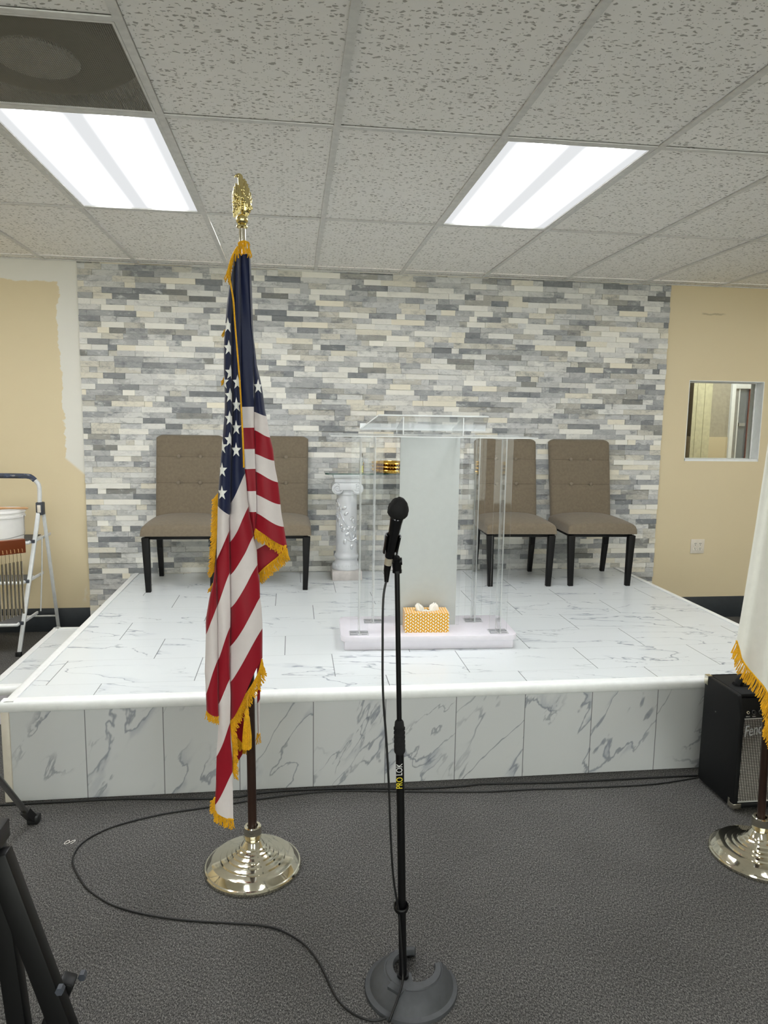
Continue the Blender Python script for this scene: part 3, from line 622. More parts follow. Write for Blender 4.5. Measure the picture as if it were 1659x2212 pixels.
for sx, py, px in ((-1, -.107, .355), (1, -.107, .355), (-1, .10, .270), (1, .10, .270)):
    cx = sx*px; m = MB(); sheet(m, (cx, py-.045, .078), (cx, py+.045, 1.056), .006, 'x')
    sheet(m, (cx-.045, py, .078), (cx-.0035, py, 1.056), .006, 'y'); sheet(m, (cx+.0035, py, .078), (cx+.045, py, 1.056), .006, 'y')
    p_ = m.build('post', [M['clear'], M['edge']], t, smooth=0)
    m = MB(); m.box(cx-.048, cx+.048, py-.038, py+.038, .0742, .0775, 0); o_ = m.build('post_foot', [M['edge2']], p_, smooth=0)
    m = MB()
    for (a, b) in (((-.044, -.03), (-.008, -.03)), ((.012, -.03), (.040, -.03)), ((-.044, .004), (-.012, .006)), ((.008, .006), (.042, .004)), ((-.044, .028), (-.004, .028)), ((.004, .028), (.044, .028)), ((-.044, -.03), (-.044, -.01)), ((.044, .0), (.044, .028)), ((-.003, -.012), (-.003, .01)), ((.004, -.010), (.004, .012))):
        m.beam((cx+a[0], py+a[1], .0782), (cx+b[0], py+b[1], .0782), .0018, .0012)
    m.build('foot_outline', M['greyplastic'], p_, smooth=0)
    m = MB(); m.box(cx-.046, cx+.046, py-.046, py+.046, 1.052, 1.058); m.build('post_cap', [M['edge2']], p_, smooth=0)
MB().box(-.147, .160, .028, .034, .0745, 1.056).build('frosted_panel', M['frost'], t, bevel=.001)
m = MB(); sheet(m, (-.165, .026, .0745), (-.151, .026, 1.056), .006, 'y'); sheet(m, (.164, .026, .0745), (.178, .026, 1.056), .006, 'y'); m.build('panel_margin', [M['clear'], M['edge2']], t, smooth=0)
sl = rrect(.505, .20, .03); n = len(sl)
m = MB(); m.add([(x, y+.005, z) for z in (1.058, 1.064) for x, y in sl], [tuple(range(n))[::-1], tuple(range(n, 2*n))], 0); m.add([(x, y+.005, z) for z in (1.058, 1.064) for x, y in sl], [(i, (i+1) % n, (i+1) % n+n, i+n) for i in range(n)], 1)
m.build('shelf', [M['clear'], M['edgetop']], t, smooth=0)
m = MB(); A, Bp = (-.11, 1.165), (.25, 1.090)
vs = [(-.27, A[0], A[1]), (.27, A[0], A[1]), (.34, Bp[0], Bp[1]), (-.34, Bp[0], Bp[1])]; vs += [(x, y, z-.007) for x, y, z in vs]
m.add(vs, [(0, 1, 2, 3), (7, 6, 5, 4)], 0); m.add(vs, [(0, 4, 5, 1), (1, 5, 6, 2), (2, 6, 7, 3), (3, 7, 4, 0)], 1)
m.box(-.34, .34, Bp[0]-.004, Bp[0]+.004, Bp[1]-.006, Bp[1]+.028, 1)
m.build('reading_board', [M['clear'], M['edgetop']], t, smooth=0)
for sx in (-.148, .148):
    m = MB(); a = [(-.10, 1.0675), (.20, 1.0675), (.20, 1.092), (-.10, 1.154)]
    m.add([(sx-.003, y, z) for y, z in a]+[(sx+.003, y, z) for y, z in a], [(0, 1, 2, 3), (7, 6, 5, 4)], 0); m.add([(sx-.003, y, z) for y, z in a]+[(sx+.003, y, z) for y, z in a], [(0, 4, 5, 1), (1, 5, 6, 2), (2, 6, 7, 3), (3, 7, 4, 0)], 1)
    m.build('board_support', [M['clear'], M['edgetop']], t, smooth=0)
m = MB(); sheet(m, (-.144, -.095, 1.0675), (.144, -.095, 1.150), .006, 'y'); m.build('front_support', [M['clear'], M['edge']], t, smooth=0)
# tissue box
t = thing('tissue_box', 'yellow leaf-patterned tissue box on the white lectern base', 'tissue box', (.672, 3.513, PZ+.0745), -.055)
m = MB(); hw, hd, hh = .112, .058, .100; n = 48; top = []; ov = []
for k in range(n):
    a = 2*PI*k/n; c, s_ = math.cos(a), math.sin(a); q = 1/max(abs(c)/hw, abs(s_)/hd); top.append((c*q, s_*q)); ov.append((.060*c, .026*s_+.004))
for cx_, cy_ in ((hw, hd), (-hw, hd), (-hw, -hd), (hw, -hd)):
    k = min(range(n), key=lambda k: (top[k][0]-cx_)**2+(top[k][1]-cy_)**2); top[k] = (cx_, cy_)
m.add([(x, y, hh) for x, y in top]+[(x, y, hh) for x, y in ov]+[(x, y, 0) for x, y in top]+[(x, y, hh-.012) for x, y in ov],
      [(i, (i+1) % n, (i+1) % n+n, i+n) for i in range(n)]+[(i+2*n, (i+1) % n+2*n, (i+1) % n, i) for i in range(n)]+[(i+n, (i+1) % n+n, (i+1) % n+3*n, i+3*n) for i in range(n)]+[tuple(range(2*n, 3*n))])
m.build('carton', M['leafcard'], t, smooth=0)
MB().prism([(x, y) for x, y in ov], lambda x, y, k: (x, y, hh-.011+.002*k)).build('opening_film', M['greyplastic'], t)
for cx, h, w_, tw in ((-.032, .030, .026, .4), (.038, .032, .028, 2.2)):
    m = MB(); P = []
    for i in range(11):
        q = i/10; row = []
        for k in range(26):
            a = 2*PI*k/26; r = w_*(.9-.25*q+.5*q*(1-q))*(1+.35*math.sin(3*a+tw+3*q)+.18*math.sin(7*a+tw*2)); r *= (1 if q < .75 else 1-(q-.75)*2.6)
            row.append((cx+.30*w_*q*(1 if cx > 0 else -1)+r*math.cos(a)*.72, .004+r*math.sin(a)*.5, hh-.010+q*(h+.012)+.006*math.sin(2*a+tw)*q))
        P.append(row)
    m.grid(P, 0, True); m.add(P[-1], [tuple(range(26))]); m.build('tissue_tuft', M['tissue'], t, smooth=25)
m = MB(); m.grid([[(-.045+.09*i/14, -.014+.034*j/6, hh-.006+.007*math.sin(i*1.1+j*1.3)) for i in range(15)] for j in range(7)]); m.build('tissue_sheet', M['tissue'], t, smooth=25)
# ================================================================ flags
STRIPS = [('upper left pleat',2.305,[(-0.172,2.065),(-0.182,2.017),(-0.194,1.961),(-0.202,1.906),(-0.207,1.85),(-0.212,1.794),(-0.214,1.71),(-0.212,1.639),(-0.213,1.582),(-0.217,1.539),(-0.222,1.481),(-0.227,1.437),(-0.232,1.379),(-0.237,1.32),(-0.239,1.275),(-0.245,1.112)],[(-0.176,2.051),(-0.185,1.934),(-0.19,1.851),(-0.19,1.739),(-0.189,1.668),(-0.189,1.568),(-0.193,1.481),(-0.197,1.379),(-0.199,1.275),(-0.204,1.246),(-0.204,1.125),(-0.203,1.034),(-0.203,0.926),(-0.206,0.833),(-0.209,0.739),(-0.207,0.659),(-0.21,0.565),(-0.208,0.487),(-0.204,0.433),(-0.203,0.335),(-0.203,0.215)],[(0,2.06,2.049,1.286,1.257),(1,1.286,1.257,1.112,1.205),(2,1.112,1.205,1.108,1.201)],0.018,0),('left lobe',2.3,[(-0.245,1.119),(-0.257,1.036),(-0.269,0.99),(-0.282,0.914),(-0.282,0.868),(-0.284,0.821),(-0.288,0.743),(-0.286,0.696),(-0.285,0.605)],[(-0.235,1.32),(-0.241,1.246),(-0.246,1.113),(-0.246,0.99),(-0.245,0.898),(-0.245,0.773),(-0.247,0.663),(-0.246,0.586)],[(2,1.118,1.113,0.866,0.959),(1,0.866,0.959,0.664,0.783),(2,0.664,0.783,0.61,0.586)],0.014,0.2),('left pleat',2.31,[(-0.236,1.319),(-0.242,1.245),(-0.247,1.111),(-0.247,0.988),(-0.246,0.895),(-0.246,0.77),(-0.248,0.659),(-0.247,0.582)],[(-0.177,2.052),(-0.185,1.935),(-0.19,1.852),(-0.19,1.739),(-0.19,1.668),(-0.19,1.568),(-0.194,1.481),(-0.198,1.378),(-0.199,1.275),(-0.204,1.245),(-0.204,1.124),(-0.204,1.033),(-0.204,0.925),(-0.207,0.832),(-0.209,0.737),(-0.207,0.658),(-0.21,0.563),(-0.208,0.485),(-0.204,0.431),(-0.204,0.332),(-0.204,0.212)],[(2,1.111,1.204,0.955,1.068),(1,0.955,1.068,0.775,0.888),(2,0.775,0.888,0.624,0.712)],0.012,0.25),('left pleat tail',2.31,[(-0.245,0.817),(-0.247,0.582),(-0.252,0.498),(-0.255,0.466),(-0.26,0.335),(-0.266,0.269),(-0.265,0.249)],[(-0.177,2.052),(-0.185,1.935),(-0.19,1.852),(-0.19,1.739),(-0.19,1.668),(-0.19,1.568),(-0.194,1.481),(-0.198,1.378),(-0.199,1.275),(-0.204,1.245),(-0.204,1.124),(-0.204,1.033),(-0.204,0.925),(-0.207,0.832),(-0.209,0.737),(-0.207,0.658),(-0.21,0.563),(-0.208,0.485),(-0.204,0.431),(-0.204,0.332),(-0.204,0.212)],[(1,0.624,0.712,0.443,0.56),(2,0.443,0.56,0.269,0.387),(1,0.269,0.387,0.249,0.214)],0.01,0.25),('middle pleat',2.325,[(-0.178,2.055),(-0.186,1.937),(-0.191,1.853),(-0.192,1.74),(-0.191,1.669),(-0.191,1.568),(-0.195,1.48),(-0.199,1.377),(-0.201,1.273),(-0.205,1.243),(-0.205,1.121),(-0.205,1.029),(-0.205,0.921),(-0.208,0.827),(-0.211,0.732),(-0.209,0.652),(-0.211,0.556),(-0.209,0.478),(-0.206,0.423),(-0.205,0.324),(-0.205,0.203)],[(-0.161,2.063),(-0.16,1.994),(-0.162,1.854),(-0.163,1.597),(-0.16,1.51),(-0.157,1.466),(-0.155,1.407),(-0.15,1.362),(-0.146,1.303),(-0.142,1.273),(-0.138,1.242),(-0.131,1.205),(-0.127,1.174),(-0.118,1.136),(-0.117,1.098),(-0.114,1.059),(-0.11,1.028),(-0.109,0.981),(-0.105,0.95),(-0.102,0.887),(-0.103,0.77)],[(0,2.059,2.064,1.292,1.389),(1,1.292,1.389,1.164,1.282),(2,1.164,1.282,1.056,1.185),(1,1.056,1.185,0.947,1.09),(2,0.947,1.09,0.816,0.981),(1,0.816,0.981,0.693,0.876),(2,0.693,0.876,0.556,0.775)],0.022,0.3),('narrow pleat',2.34,[(-0.162,2.066),(-0.161,1.996),(-0.163,1.856),(-0.164,1.597),(-0.161,1.51),(-0.158,1.465),(-0.156,1.406),(-0.151,1.361),(-0.147,1.301),(-0.143,1.271),(-0.139,1.24),(-0.132,1.202),(-0.127,1.172),(-0.119,1.133),(-0.118,1.094),(-0.115,1.056),(-0.111,1.024),(-0.11,0.978),(-0.105,0.946),(-0.103,0.883),(-0.104,0.765)],[(-0.135,2.07),(-0.132,1.97),(-0.13,1.857),(-0.126,1.8),(-0.125,1.642),(-0.124,1.54),(-0.123,1.466),(-0.121,1.391),(-0.12,1.331),(-0.119,1.271),(-0.124,1.202)],[(0,2.067,2.068,1.599,1.6),(1,1.599,1.6,1.533,1.534),(2,1.533,1.534,1.465,1.466),(1,1.465,1.466,1.401,1.402),(2,1.401,1.402,1.33,1.33),(1,1.33,1.33,1.262,1.262),(2,1.262,1.262,1.179,1.207)],0.003,0),('right pleat',2.35,[(-0.136,2.072),(-0.132,1.971),(-0.13,1.858),(-0.127,1.801),(-0.125,1.642),(-0.125,1.539),(-0.124,1.465),(-0.122,1.39),(-0.121,1.33),(-0.12,1.269),(-0.125,1.201)],[(-0.133,2.072),(-0.133,2.027),(-0.134,1.971),(-0.131,1.915),(-0.129,1.858),(-0.124,1.816),(-0.12,1.787),(-0.114,1.73),(-0.104,1.686),(-0.096,1.643),(-0.089,1.584),(-0.083,1.562),(-0.076,1.51),(-0.065,1.466),(-0.059,1.406),(-0.05,1.361),(-0.043,1.3),(-0.039,1.254),(-0.032,1.216),(-0.021,1.146)],[(0,2.07,2.07,1.584,1.571),(1,1.584,1.571,1.526,1.503),(2,1.526,1.503,1.45,1.428),(1,1.45,1.428,1.393,1.358),(2,1.393,1.358,1.318,1.285),(1,1.318,1.285,1.257,1.211),(2,1.257,1.211,1.204,1.146)],0.018,0.6),('inner pleat',2.41,[(-0.136,1.262),(-0.127,1.12),(-0.118,1.039)],[(-0.052,1.262),(-0.022,1.141),(-0.02,1.113)],[(1,1.23,1.199,1.122,1.183),(2,1.122,1.183,1.039,1.113)],0.004,0),('back pleat',2.43,[(-0.215,0.61),(-0.214,0.302)],[(-0.144,0.607),(-0.153,0.438)],[(2,0.627,0.641,0.328,0.438)],0.006,0),('back edge pleat',2.44,[(-0.127,0.771),(-0.128,0.603),(-0.128,0.458)],[(-0.108,0.77),(-0.117,0.602),(-0.12,0.457)],[(2,0.771,0.77,0.569,0.585),(1,0.569,0.585,0.458,0.457)],0.003,0)]
FRINGE = [([(-0.166,2.081),(-0.174,2.07),(-0.181,2.056),(-0.187,2.04),(-0.193,2.022),(-0.196,2.004)],2.3,0.0364,-0.006),([(-0.167,2.095),(-0.159,2.101),(-0.148,2.103),(-0.135,2.099)],2.325,0.0368,0.0),([(-0.136,2.1),(-0.133,2.092)],2.33,0.04,0.003),([(-0.194,2.004),(-0.192,1.988)],2.3,0.0243,0.0045),([(-0.215,1.69),(-0.216,1.674)],2.33,0.0123,-0.0075),([(-0.211,1.836),(-0.212,1.822)],2.33,0.0123,-0.0075),([(-0.24,1.323),(-0.243,1.272),(-0.246,1.212),(-0.25,1.151),(-0.255,1.098),(-0.258,1.066)],2.33,0.0215,-0.0151),([(-0.26,1.029),(-0.267,1.011)],2.33,0.0154,-0.009),([(-0.13,1.208),(-0.121,1.203),(-0.111,1.195),(-0.089,1.186),(-0.066,1.17),(-0.044,1.155),(-0.023,1.147)],2.345,0.0371,0.0046),([(-0.022,1.131),(-0.034,1.116),(-0.053,1.1),(-0.076,1.081),(-0.099,1.062),(-0.116,1.043)],2.395,0.0348,0.0077),([(-0.104,0.772),(-0.111,0.738),(-0.121,0.712),(-0.137,0.683),(-0.152,0.66),(-0.168,0.636),(-0.181,0.612),(-0.194,0.589),(-0.206,0.56)],2.32,0.0367,0.0105),([(-0.209,0.563),(-0.207,0.524),(-0.204,0.483)],2.32,0.0337,0.012),([(-0.208,0.468),(-0.197,0.45),(-0.182,0.433),(-0.166,0.42)],2.425,0.032,0.0),([(-0.204,0.479),(-0.203,0.421),(-0.204,0.371)],2.33,0.0277,0.0105),([(-0.285,0.607),(-0.272,0.597),(-0.26,0.592),(-0.246,0.586)],2.3,0.0273,0.0),([(-0.263,0.304),(-0.265,0.283),(-0.265,0.258)],2.3,0.0152,-0.0119),([(-0.266,0.255),(-0.252,0.24),(-0.232,0.228),(-0.217,0.221),(-0.202,0.217)],2.305,0.0365,0.0),([(-0.129,0.458),(-0.118,0.457)],2.44,0.0386,0.0)]
STARS = [((-0.198,1.844),0),((-0.196,1.777),0),((-0.192,1.703),0),((-0.194,1.632),0),((-0.196,1.562),0),((-0.197,1.496),0),((-0.221,1.474),0),((-0.222,1.401),0),((-0.223,1.329),0),((-0.213,1.673),0),((-0.176,1.604),4),((-0.178,1.533),4),((-0.179,1.463),4),((-0.172,1.674),4),((-0.11,1.663),6)]
CORD = [(-0.192,1.991),(-0.188,1.969),(-0.18,1.917),(-0.176,1.849),(-0.17,1.766),(-0.164,1.682),(-0.16,1.597),(-0.157,1.525),(-0.155,1.468),(-0.154,1.41)]

CM = {0: 0, 1: 1, 2: 2}
FX, FY = -.143, 2.368
def strip_depth(bul, Y, s, z): return Y-bul*math.sin(PI*min(1, max(0, s)))**.75+.0025*math.sin(z*17+s*4)*min(1, 4*s*(1-s)*2)
def make_strip(m, st):
    name, Y, Lp, Rp, bands, bul, ease = st
    NU = 14
    for c, tl, tr, bl, br in bands:
        nv = max(3, int((max(tl, tr)-min(bl, br))/.016)); P = []
        for j in range(nv+1):
            q = j/nv; row = []
            for i in range(-1, NU+2):
                s = min(1, max(0, i/NU)); w = s*(1-ease)+ease*(3*s*s-2*s**3)
                zt = tl+(tr-tl)*w; zb = bl+(br-bl)*w; z = zt+(zb-zt)*q
                xl = interp(Lp, z); xr = interp(Rp, z); x = xl+(xr-xl)*s; y = strip_depth(bul, Y, s, z)
                if i == -1: y += .022; x += .003
                if i == NU+1: y += .022; x -= .003
                row.append((x, y, z))
            P.append(row)
        m.grid(P, c)
def fringe(m, pl, Y, ln, sw, rnd, step=.0014, r=.00125, head=.0028):
    P = [Vector((x, 0, z)) for x, z in pl]; L = sum((b-a).length for a, b in zip(P, P[1:])); n = max(3, int(L/step))
    def at(d):
        for a, b in zip(P, P[1:]):
            l = (b-a).length
            if d <= l: return a+(b-a)*(d/max(l, 1e-6))
            d -= l
        return P[-1]
    hd = [at(L*k/24) for k in range(25)]; m.tube([(p.x, Y+.0005*math.sin(k*3), p.z) for k, p in enumerate(hd)], head, 7)
    for k in range(n):
        p = at(L*k/n); l = ln*rnd.uniform(.82, 1.08); y = Y+rnd.uniform(-.0035, .0035); s_ = sw+rnd.uniform(-.25, .25)*ln; w = rnd.uniform(-.0025, .0025)
        pts = [(p.x, y, p.z), (p.x+s_*.3+w, y-.001, p.z-l*.4), (p.x+s_*.75-w, y+rnd.uniform(-.003, .003), p.z-l*.8), (p.x+s_, y, p.z-l)]
        m.tube(pts, [r, r*1.1, r*1.05, r*1.3], 5)
def flag_base(parent, z0=0):
    m = MB(); m.lathe([(.0005, 0), (.164, 0), (.168, .004), (.168, .012), (.165, .0165), (.160, .018), (.157, .022), (.143, .036), (.137, .038), (.113, .041), (.110, .046), (.107, .047), (.091, .050), (.088, .055), (.085, .056), (.074, .058), (.071, .063), (.068, .064), (.060, .067), (.057, .072), (.054, .073), (.048, .077), (.045, .082), (.040, .084), (.030, .100), (.026, .104)], n=128, cap=False); b = m.build('base', M['chrome'], parent, smooth=16)
    m = MB(); m.lathe([(.020, .103), (.026, .103), (.030, .115), (.031, .140), (.0295, .153), (.027, .156), (.0185, .156), (.0175, .150), (.0175, .12)], n=48, cap=False); m.build('collar', M['chrome'], parent, smooth=30)
# --- pole with eagle
pt = thing('flag_pole', 'dark wooden flag pole with gold eagle finial on a stepped silver base', 'flag pole', (FX, FY, 0))
flag_base(pt)
TX = -.157-FX
def pol(z): return (TX*(z/2.15), 0, z)
MB().tube([pol(.12), pol(1.1), pol(2.04)], [.0155, .0145, .0125], 20).build('pole', M['polewood'], pt)
MB().tube([pol(2.02), pol(2.16)], .0105, 20).build('ferrule', M['chrome'], pt)
e0 = Vector(pol(2.16))
m = MB(); m.lathe([(.0005, -.012), (.013, -.010), (.018, -.006), (.0175, -.002), (.014, .0)], c=e0, n=32); m.ell(e0+Vector((0, 0, .016)), (.019, .019, .018), 24)
eg = m.build('eagle_finial', M['brass'], pt, smooth=50)
m = MB(); bp = [(.006, 0, .028), (.010, 0, .042), (.012, 0, .060), (.010, 0, .080), (.004, 0, .100), (-.001, 0, .120), (-.003, 0, .134), (-.005, 0, .144), (-.010, 0, .148)]
m.tube(spline([e0+Vector(p) for p in bp], 4), [r for a, b in zip([.009, .016, .019, .018, .014, .010, .0085, .0085, .006], [.016, .019, .018, .014, .010, .0085, .0085, .006, .003]) for r in [a+(b-a)*k/4 for k in range(4)]]+[.003], 16)
m.ell(e0+Vector((-.008, 0, .146)), (.0095, .0075, .0075), 16); m.tube([e0+Vector((-.013, 0, .148)), e0+Vector((-.019, 0, .1455)), e0+Vector((-.0215, 0, .139))], [.0042, .0030, .0006], 10)
for k in range(60):                          # overlapping breast feathers
    a = rs.uniform(PI*.6, PI*1.9); zz = rs.uniform(.045, .105); r = .0185*math.sin(min(1, (.135-zz)/.07)*PI/2)
    m.ell(e0+Vector((.008+r*math.cos(a)*.9-(zz-.05)*.12, r*math.sin(a), zz)), (.0035, .0035, .006), 8)
m.build('eagle_body', M['brass'], eg, smooth=50)
for side, pts in ((0, [(-.026, -.004, .022, .100), (-.022, -.010, .018, .112), (-.017, -.014, .020, .120), (-.012, -.016, .026, .116), (-.007, -.018, .030, .108)]),
                  (1, [(.029, -.002, .036, .084), (.026, -.007, .028, .098), (.022, -.011, .024, .110), (.018, -.012, .024, .121), (.0135, -.010, .034, .130), (.009, -.006, .060, .137)])):
    m = MB()
    for x, y, za, zb in pts:
        n_ = 8; m.tube([e0+Vector((x-.004*math.sin(q*PI)*(1 if side else -1)+(.006*(1-q) if side else 0)*-1, y+.004*q, za+(zb-za)*q)) for q in [k/n_ for k in range(n_+1)]], [.0010+.0058*math.sin(PI*(.5*q/.72 if q < .72 else .5+.42*(q-.72)/.28)) for q in [k/n_ for k in range(n_+1)]], 10, flat=.7)
    for k in range(34):
        x, y, za, zb = rs.choice(pts); q = rs.uniform(.2, .7); m.ell(e0+Vector((x+rs.uniform(-.002, .002), y-.003, za+(zb-za)*q)), (.0026, .0026, .0055), 8)
    m.build('eagle_wing', M['brass'], eg, smooth=50)
# --- striped flag
m = MB()
for st in STRIPS: make_strip(m, st)
rear = [('r', 2.425, STRIPS[0][2], [(x-.035, z) for x, z in STRIPS[6][3]], [(0, 2.04, 2.04, 1.10, 1.36), (2, 1.10, 1.36, .95, 1.20)], -.02, 0), ('r', 2.42, [(-.245, 1.0), (-.275, .72)], [(-.13, 1.2), (-.12, .72)], [(1, .96, 1.12, .80, .92), (2, .80, .92, .70, .78)], -.02, 0)]
for st in rear: make_strip(m, st)
def star(m, x, z, Y, R, squeeze, lo, hi, dep):
    out = []
    for k in range(10):
        a = PI/2+k*PI/5; r = R if k % 2 == 0 else R*.40; out.append((min(hi, max(lo, x+r*math.cos(a)*squeeze)), z+r*math.sin(a)))
    c = (min(hi, max(lo, x)), z); N = 5
    for k in range(10):
        a, b = out[k], out[(k+1) % 10]; vs = []; fs = []; ix = {}
        for i in range(N+1):
            for j in range(N+1-i):
                u, v = i/N, j/N; px = c[0]+(a[0]-c[0])*u+(b[0]-c[0])*v; pz = c[1]+(a[1]-c[1])*u+(b[1]-c[1])*v; ix[i, j] = len(vs); vs.append((px, dep(px, pz), pz))
        for i in range(N):
            for j in range(N-i):
                fs.append((ix[i, j], ix[i+1, j], ix[i, j+1]))
                if i+j < N-1: fs.append((ix[i+1, j], ix[i+1, j+1], ix[i, j+1]))
        m.add(vs, fs, 3)
for (x, z), si in STARS:
    st = STRIPS[si]
    def dep(a, b, st=st):
        l = interp(st[2], b); r = interp(st[3], b); return strip_depth(st[5], st[1], (a-l)/(r-l), b)-.0026
    star(m, x, z, st[1], .0245, .68, interp(st[2], z)+.0005, interp(st[3], z)-.0005, dep)
fl = m.build('striped_flag', [M['navy'], M['flagwhite'], M['red'], M['star']], None, smooth=60)
tag(fl, 'draped red, white and blue flag with stars hanging on the pole', 'flag')
m = MB(); rf = random.Random(11)
for pl, Y, ln, sw in FRINGE: fringe(m, pl, Y, ln, sw, rf)
m.build('fringe', M['gold'], fl, smooth=60)
m = MB(); cp = spline([(x, 2.282, z) for x, z in CORD], 10)
for ph in (0, PI):
    pts = []; L = 0
    dense = []
    for a, b in zip(cp, cp[1:]):
        for k in range(5): dense.append(a+(b-a)*k/5)
    for k, p in enumerate(dense):
        a = L/.0075*2*PI+ph; pts.append(p+Vector((.0014*math.cos(a), .0014*math.sin(a), 0)))
        if k+1 < len(dense): L += (dense[k+1]-p).length
    m.tube(pts, .0017, 6)
m.build('twisted_cord', M['gold'], fl, smooth=60)
m = MB(); m.tube([(-.150, 2.30, .66), (-.153, 2.295, .612)], .002, 6); m.lathe([(.003, .612), (.0065, .606), (.008, .598), (.0065, .590), (.0095, .584), (.0105, .575), (.0085, .568)], c=(-.154, 2.292, 0), n=16)
for k in range(170):
    a = 2*PI*k*.618; r0 = .0085*math.sqrt((k % 10+1)/10); r1 = .0145*math.sqrt((k % 10+1)/10)
    m.tube([(-.154+r0*math.cos(a), 2.292+r0*math.sin(a), .573), (-.154+r1*math.cos(a)*.95, 2.292+r1*math.sin(a), .52), (-.155+r1*math.cos(a), 2.292+r1*math.sin(a), .474+rf.uniform(0, .004))], .0016, 5)
m.build('tassel', M['gold'], fl, smooth=60)
# --- white flag at the right
t2 = thing('flag_pole', 'dark flag pole on a stepped silver base at the right edge, beside the amplifier', 'flag pole', (1.685, 2.24, 0)); flag_base(t2)
MB().tube([(0, 0, .12), (-.018, 0, .62), (-.07, 0, 2.16)], .0135, 20).build('pole', M['polewood'], t2); MB().lathe([(.0005, 2.15), (.014, 2.155), (.02, 2.175), (.014, 2.195), (.0005, 2.2)], c=(-.07, 0, 0), n=24).build('finial', M['brass'], t2)
LOWP = [(1.457, .843), (1.479, .783), (1.509, .725), (1.544, .668), (1.573, .601), (1.591, .535), (1.606, .434), (1.622, .300), (1.66, .27), (1.76, .36), (1.84, .46), (1.92, .62), (1.95, .70)]
def poly_at(P, s):
    ls = [math.dist(a, b) for a, b in zip(P, P[1:])]; d = s*sum(ls)
    for (a, b), l in zip(zip(P, P[1:]), ls):
        if d <= l: return (a[0]+(b[0]-a[0])*d/l, a[1]+(b[1]-a[1])*d/l)
        d -= l
    return P[-1]
P = []; NS = 90
for j in range(61):
    q = j/60; row = []
    for i in range(NS+1):
        s = i/NS; xb, zb = poly_at(LOWP, s); xt, zt = 1.575+.075*s, 2.10
        x = xt+(xb-xt)*q**1.05+.027; z = zt+(zb-zt)*q; y = 2.135+.05*math.sin(PI*s)*q*-1+.028*q**.6*math.sin(s*26+.6*q)+.008*math.sin(s*61+q*3)
        row.append((x, y+.02+.07*(1-q)**2, z))
    P.append(row)
m = MB(); m.grid(P)
P2 = [[(x*1.05+.06, 2.335-.5*(y-2.14)*.6, z+.01) for x, y, z in r[4:]] for r in P]; m.grid(P2)
wf = m.build('white_flag', M['whiteflag'], None, smooth=70); tag(wf, 'white satin flag with gold fringe at the right edge, draped on its pole', 'flag')
m = MB(); hem = P[-1]
rf = random.Random(4)
for i in range(NS):
    a, b = Vector(hem[i]), Vector(hem[i+1]); n = max(2, int((b-a).length/.0019)); m.tube([a, b], .0032, 7)
    for k in range(n):
        p = a+(b-a)*k/n+Vector((0, rf.uniform(-.003, .003), 0)); l = rf.uniform(.036, .046); d = Vector((-.42, -.05, -.9)).normalized() if i < NS*.52 else Vector((.1, 0, -1)); d += Vector((rf.uniform(-.12, .12), 0, rf.uniform(-.1, .1)))
        m.tube([p, p+d*l*.45+Vector((rf.uniform(-.002, .002), -.002, 0)), p+d*l], [.0011, .0012, .0015], 5)
m.build('fringe', M['gold'], wf, smooth=60)
# ================================================================ microphone and stand
t = thing('microphone_stand', 'black microphone stand with cut-out round iron base on the carpet', 'microphone stand', (.322, 1.775, 0))
def ring_pt(a, r0, z):                      # outer radius .128, inner circle offset towards the gap
    ox, oy = .012, .022; ux, uy = math.cos(a), math.sin(a)
    bq = ux*ox+uy*oy; ri = bq+math.sqrt(bq*bq-(ox*ox+oy*oy-.058**2))
    r = ri+(.129-ri)*r0; return (ux*r, uy*r, z)
prof = [(1.0, 0), (1.0, .006), (.985, .010), (.83, .012), (.80, .016), (.62, .034), (.36, .047), (.31, .046), (.28, .049), (.03, .050), (0, .046), (0, .034), (.2, .022), (.9, .0)]
P = []
A0, A1 = math.radians(74), math.radians(378)
for k in range(73):
    a = A0+(A1-A0)*k/72; P.append([ring_pt(a, r, z) for r, z in prof])
m = MB(); m.grid([[row[i] for row in P] for i in list(range(len(prof)))+[0]]); m.add(P[0], [tuple(range(len(prof)))]); m.add(P[-1], [tuple(range(len(prof)))[::-1]])
m.prism([(-.075, -.045), (-.045, -.075), (-.004, -.038), (-.004, -.002), (-.040, .002)], lambda x, y, k: (x+.003, y+.002, .036+.012*k))
m.build('base', M['iron'], t, smooth=30)
a0 = Vector((-.024, -.012, .02)); a1 = Vector((-.063, -.025, 1.185)); D = (a1-a0).normalized()
def at(z): return a0+D*((z-a0.z)/D.z)
MB().tube([at(.03), at(.72)], .0108, 20).build('lower_tube', M['black'], t); MB().tube([at(.70), at(1.19)], .0066, 18).build('upper_tube', M['black'], t)
MB().tube([at(.046), at(.056)], .0165, 20).build('base_nut', M['black'], t)
m = MB(); m.tube([at(z) for z in (.700, .706, .712, .780, .788, .792)], [.0110, .0145, .0150, .0125, .0115, .009], 24)
for k in range(18):
    for q in range(5): a = 2*PI*k/18; c = at(.722+.012*q); m.ell(c+Vector((.0140*math.cos(a), .0140*math.sin(a), 0)), (.0012, .0012, .0045), 6)
m.build('clutch_grip', M['blkmatte'], t)
m = MB(); c = at(.262); m.tube([c+Vector((.017*math.cos(a)-.003, .017*math.sin(a)-.004, .005*math.sin(a))) for a in [2*PI*k/24 for k in range(25)]], .004, 8, flat=2.2); m.build('cable_clip', M['black'], t)
rotv = Matrix(((0, -1, 0), (0, 0, -1), (1, 0, 0))).to_euler()
c = at(.612); st1 = text('PRO', .0235, M['yellow'], t, 'sticker_lettering', (c.x+.004, c.y-.0112, .607), rotv, .0003, 0, .72); text('LOK', .0235, M['text'], t, 'sticker_lettering', (c.x+.003, c.y-.0112, .644), rotv, .0003, 0, .72)
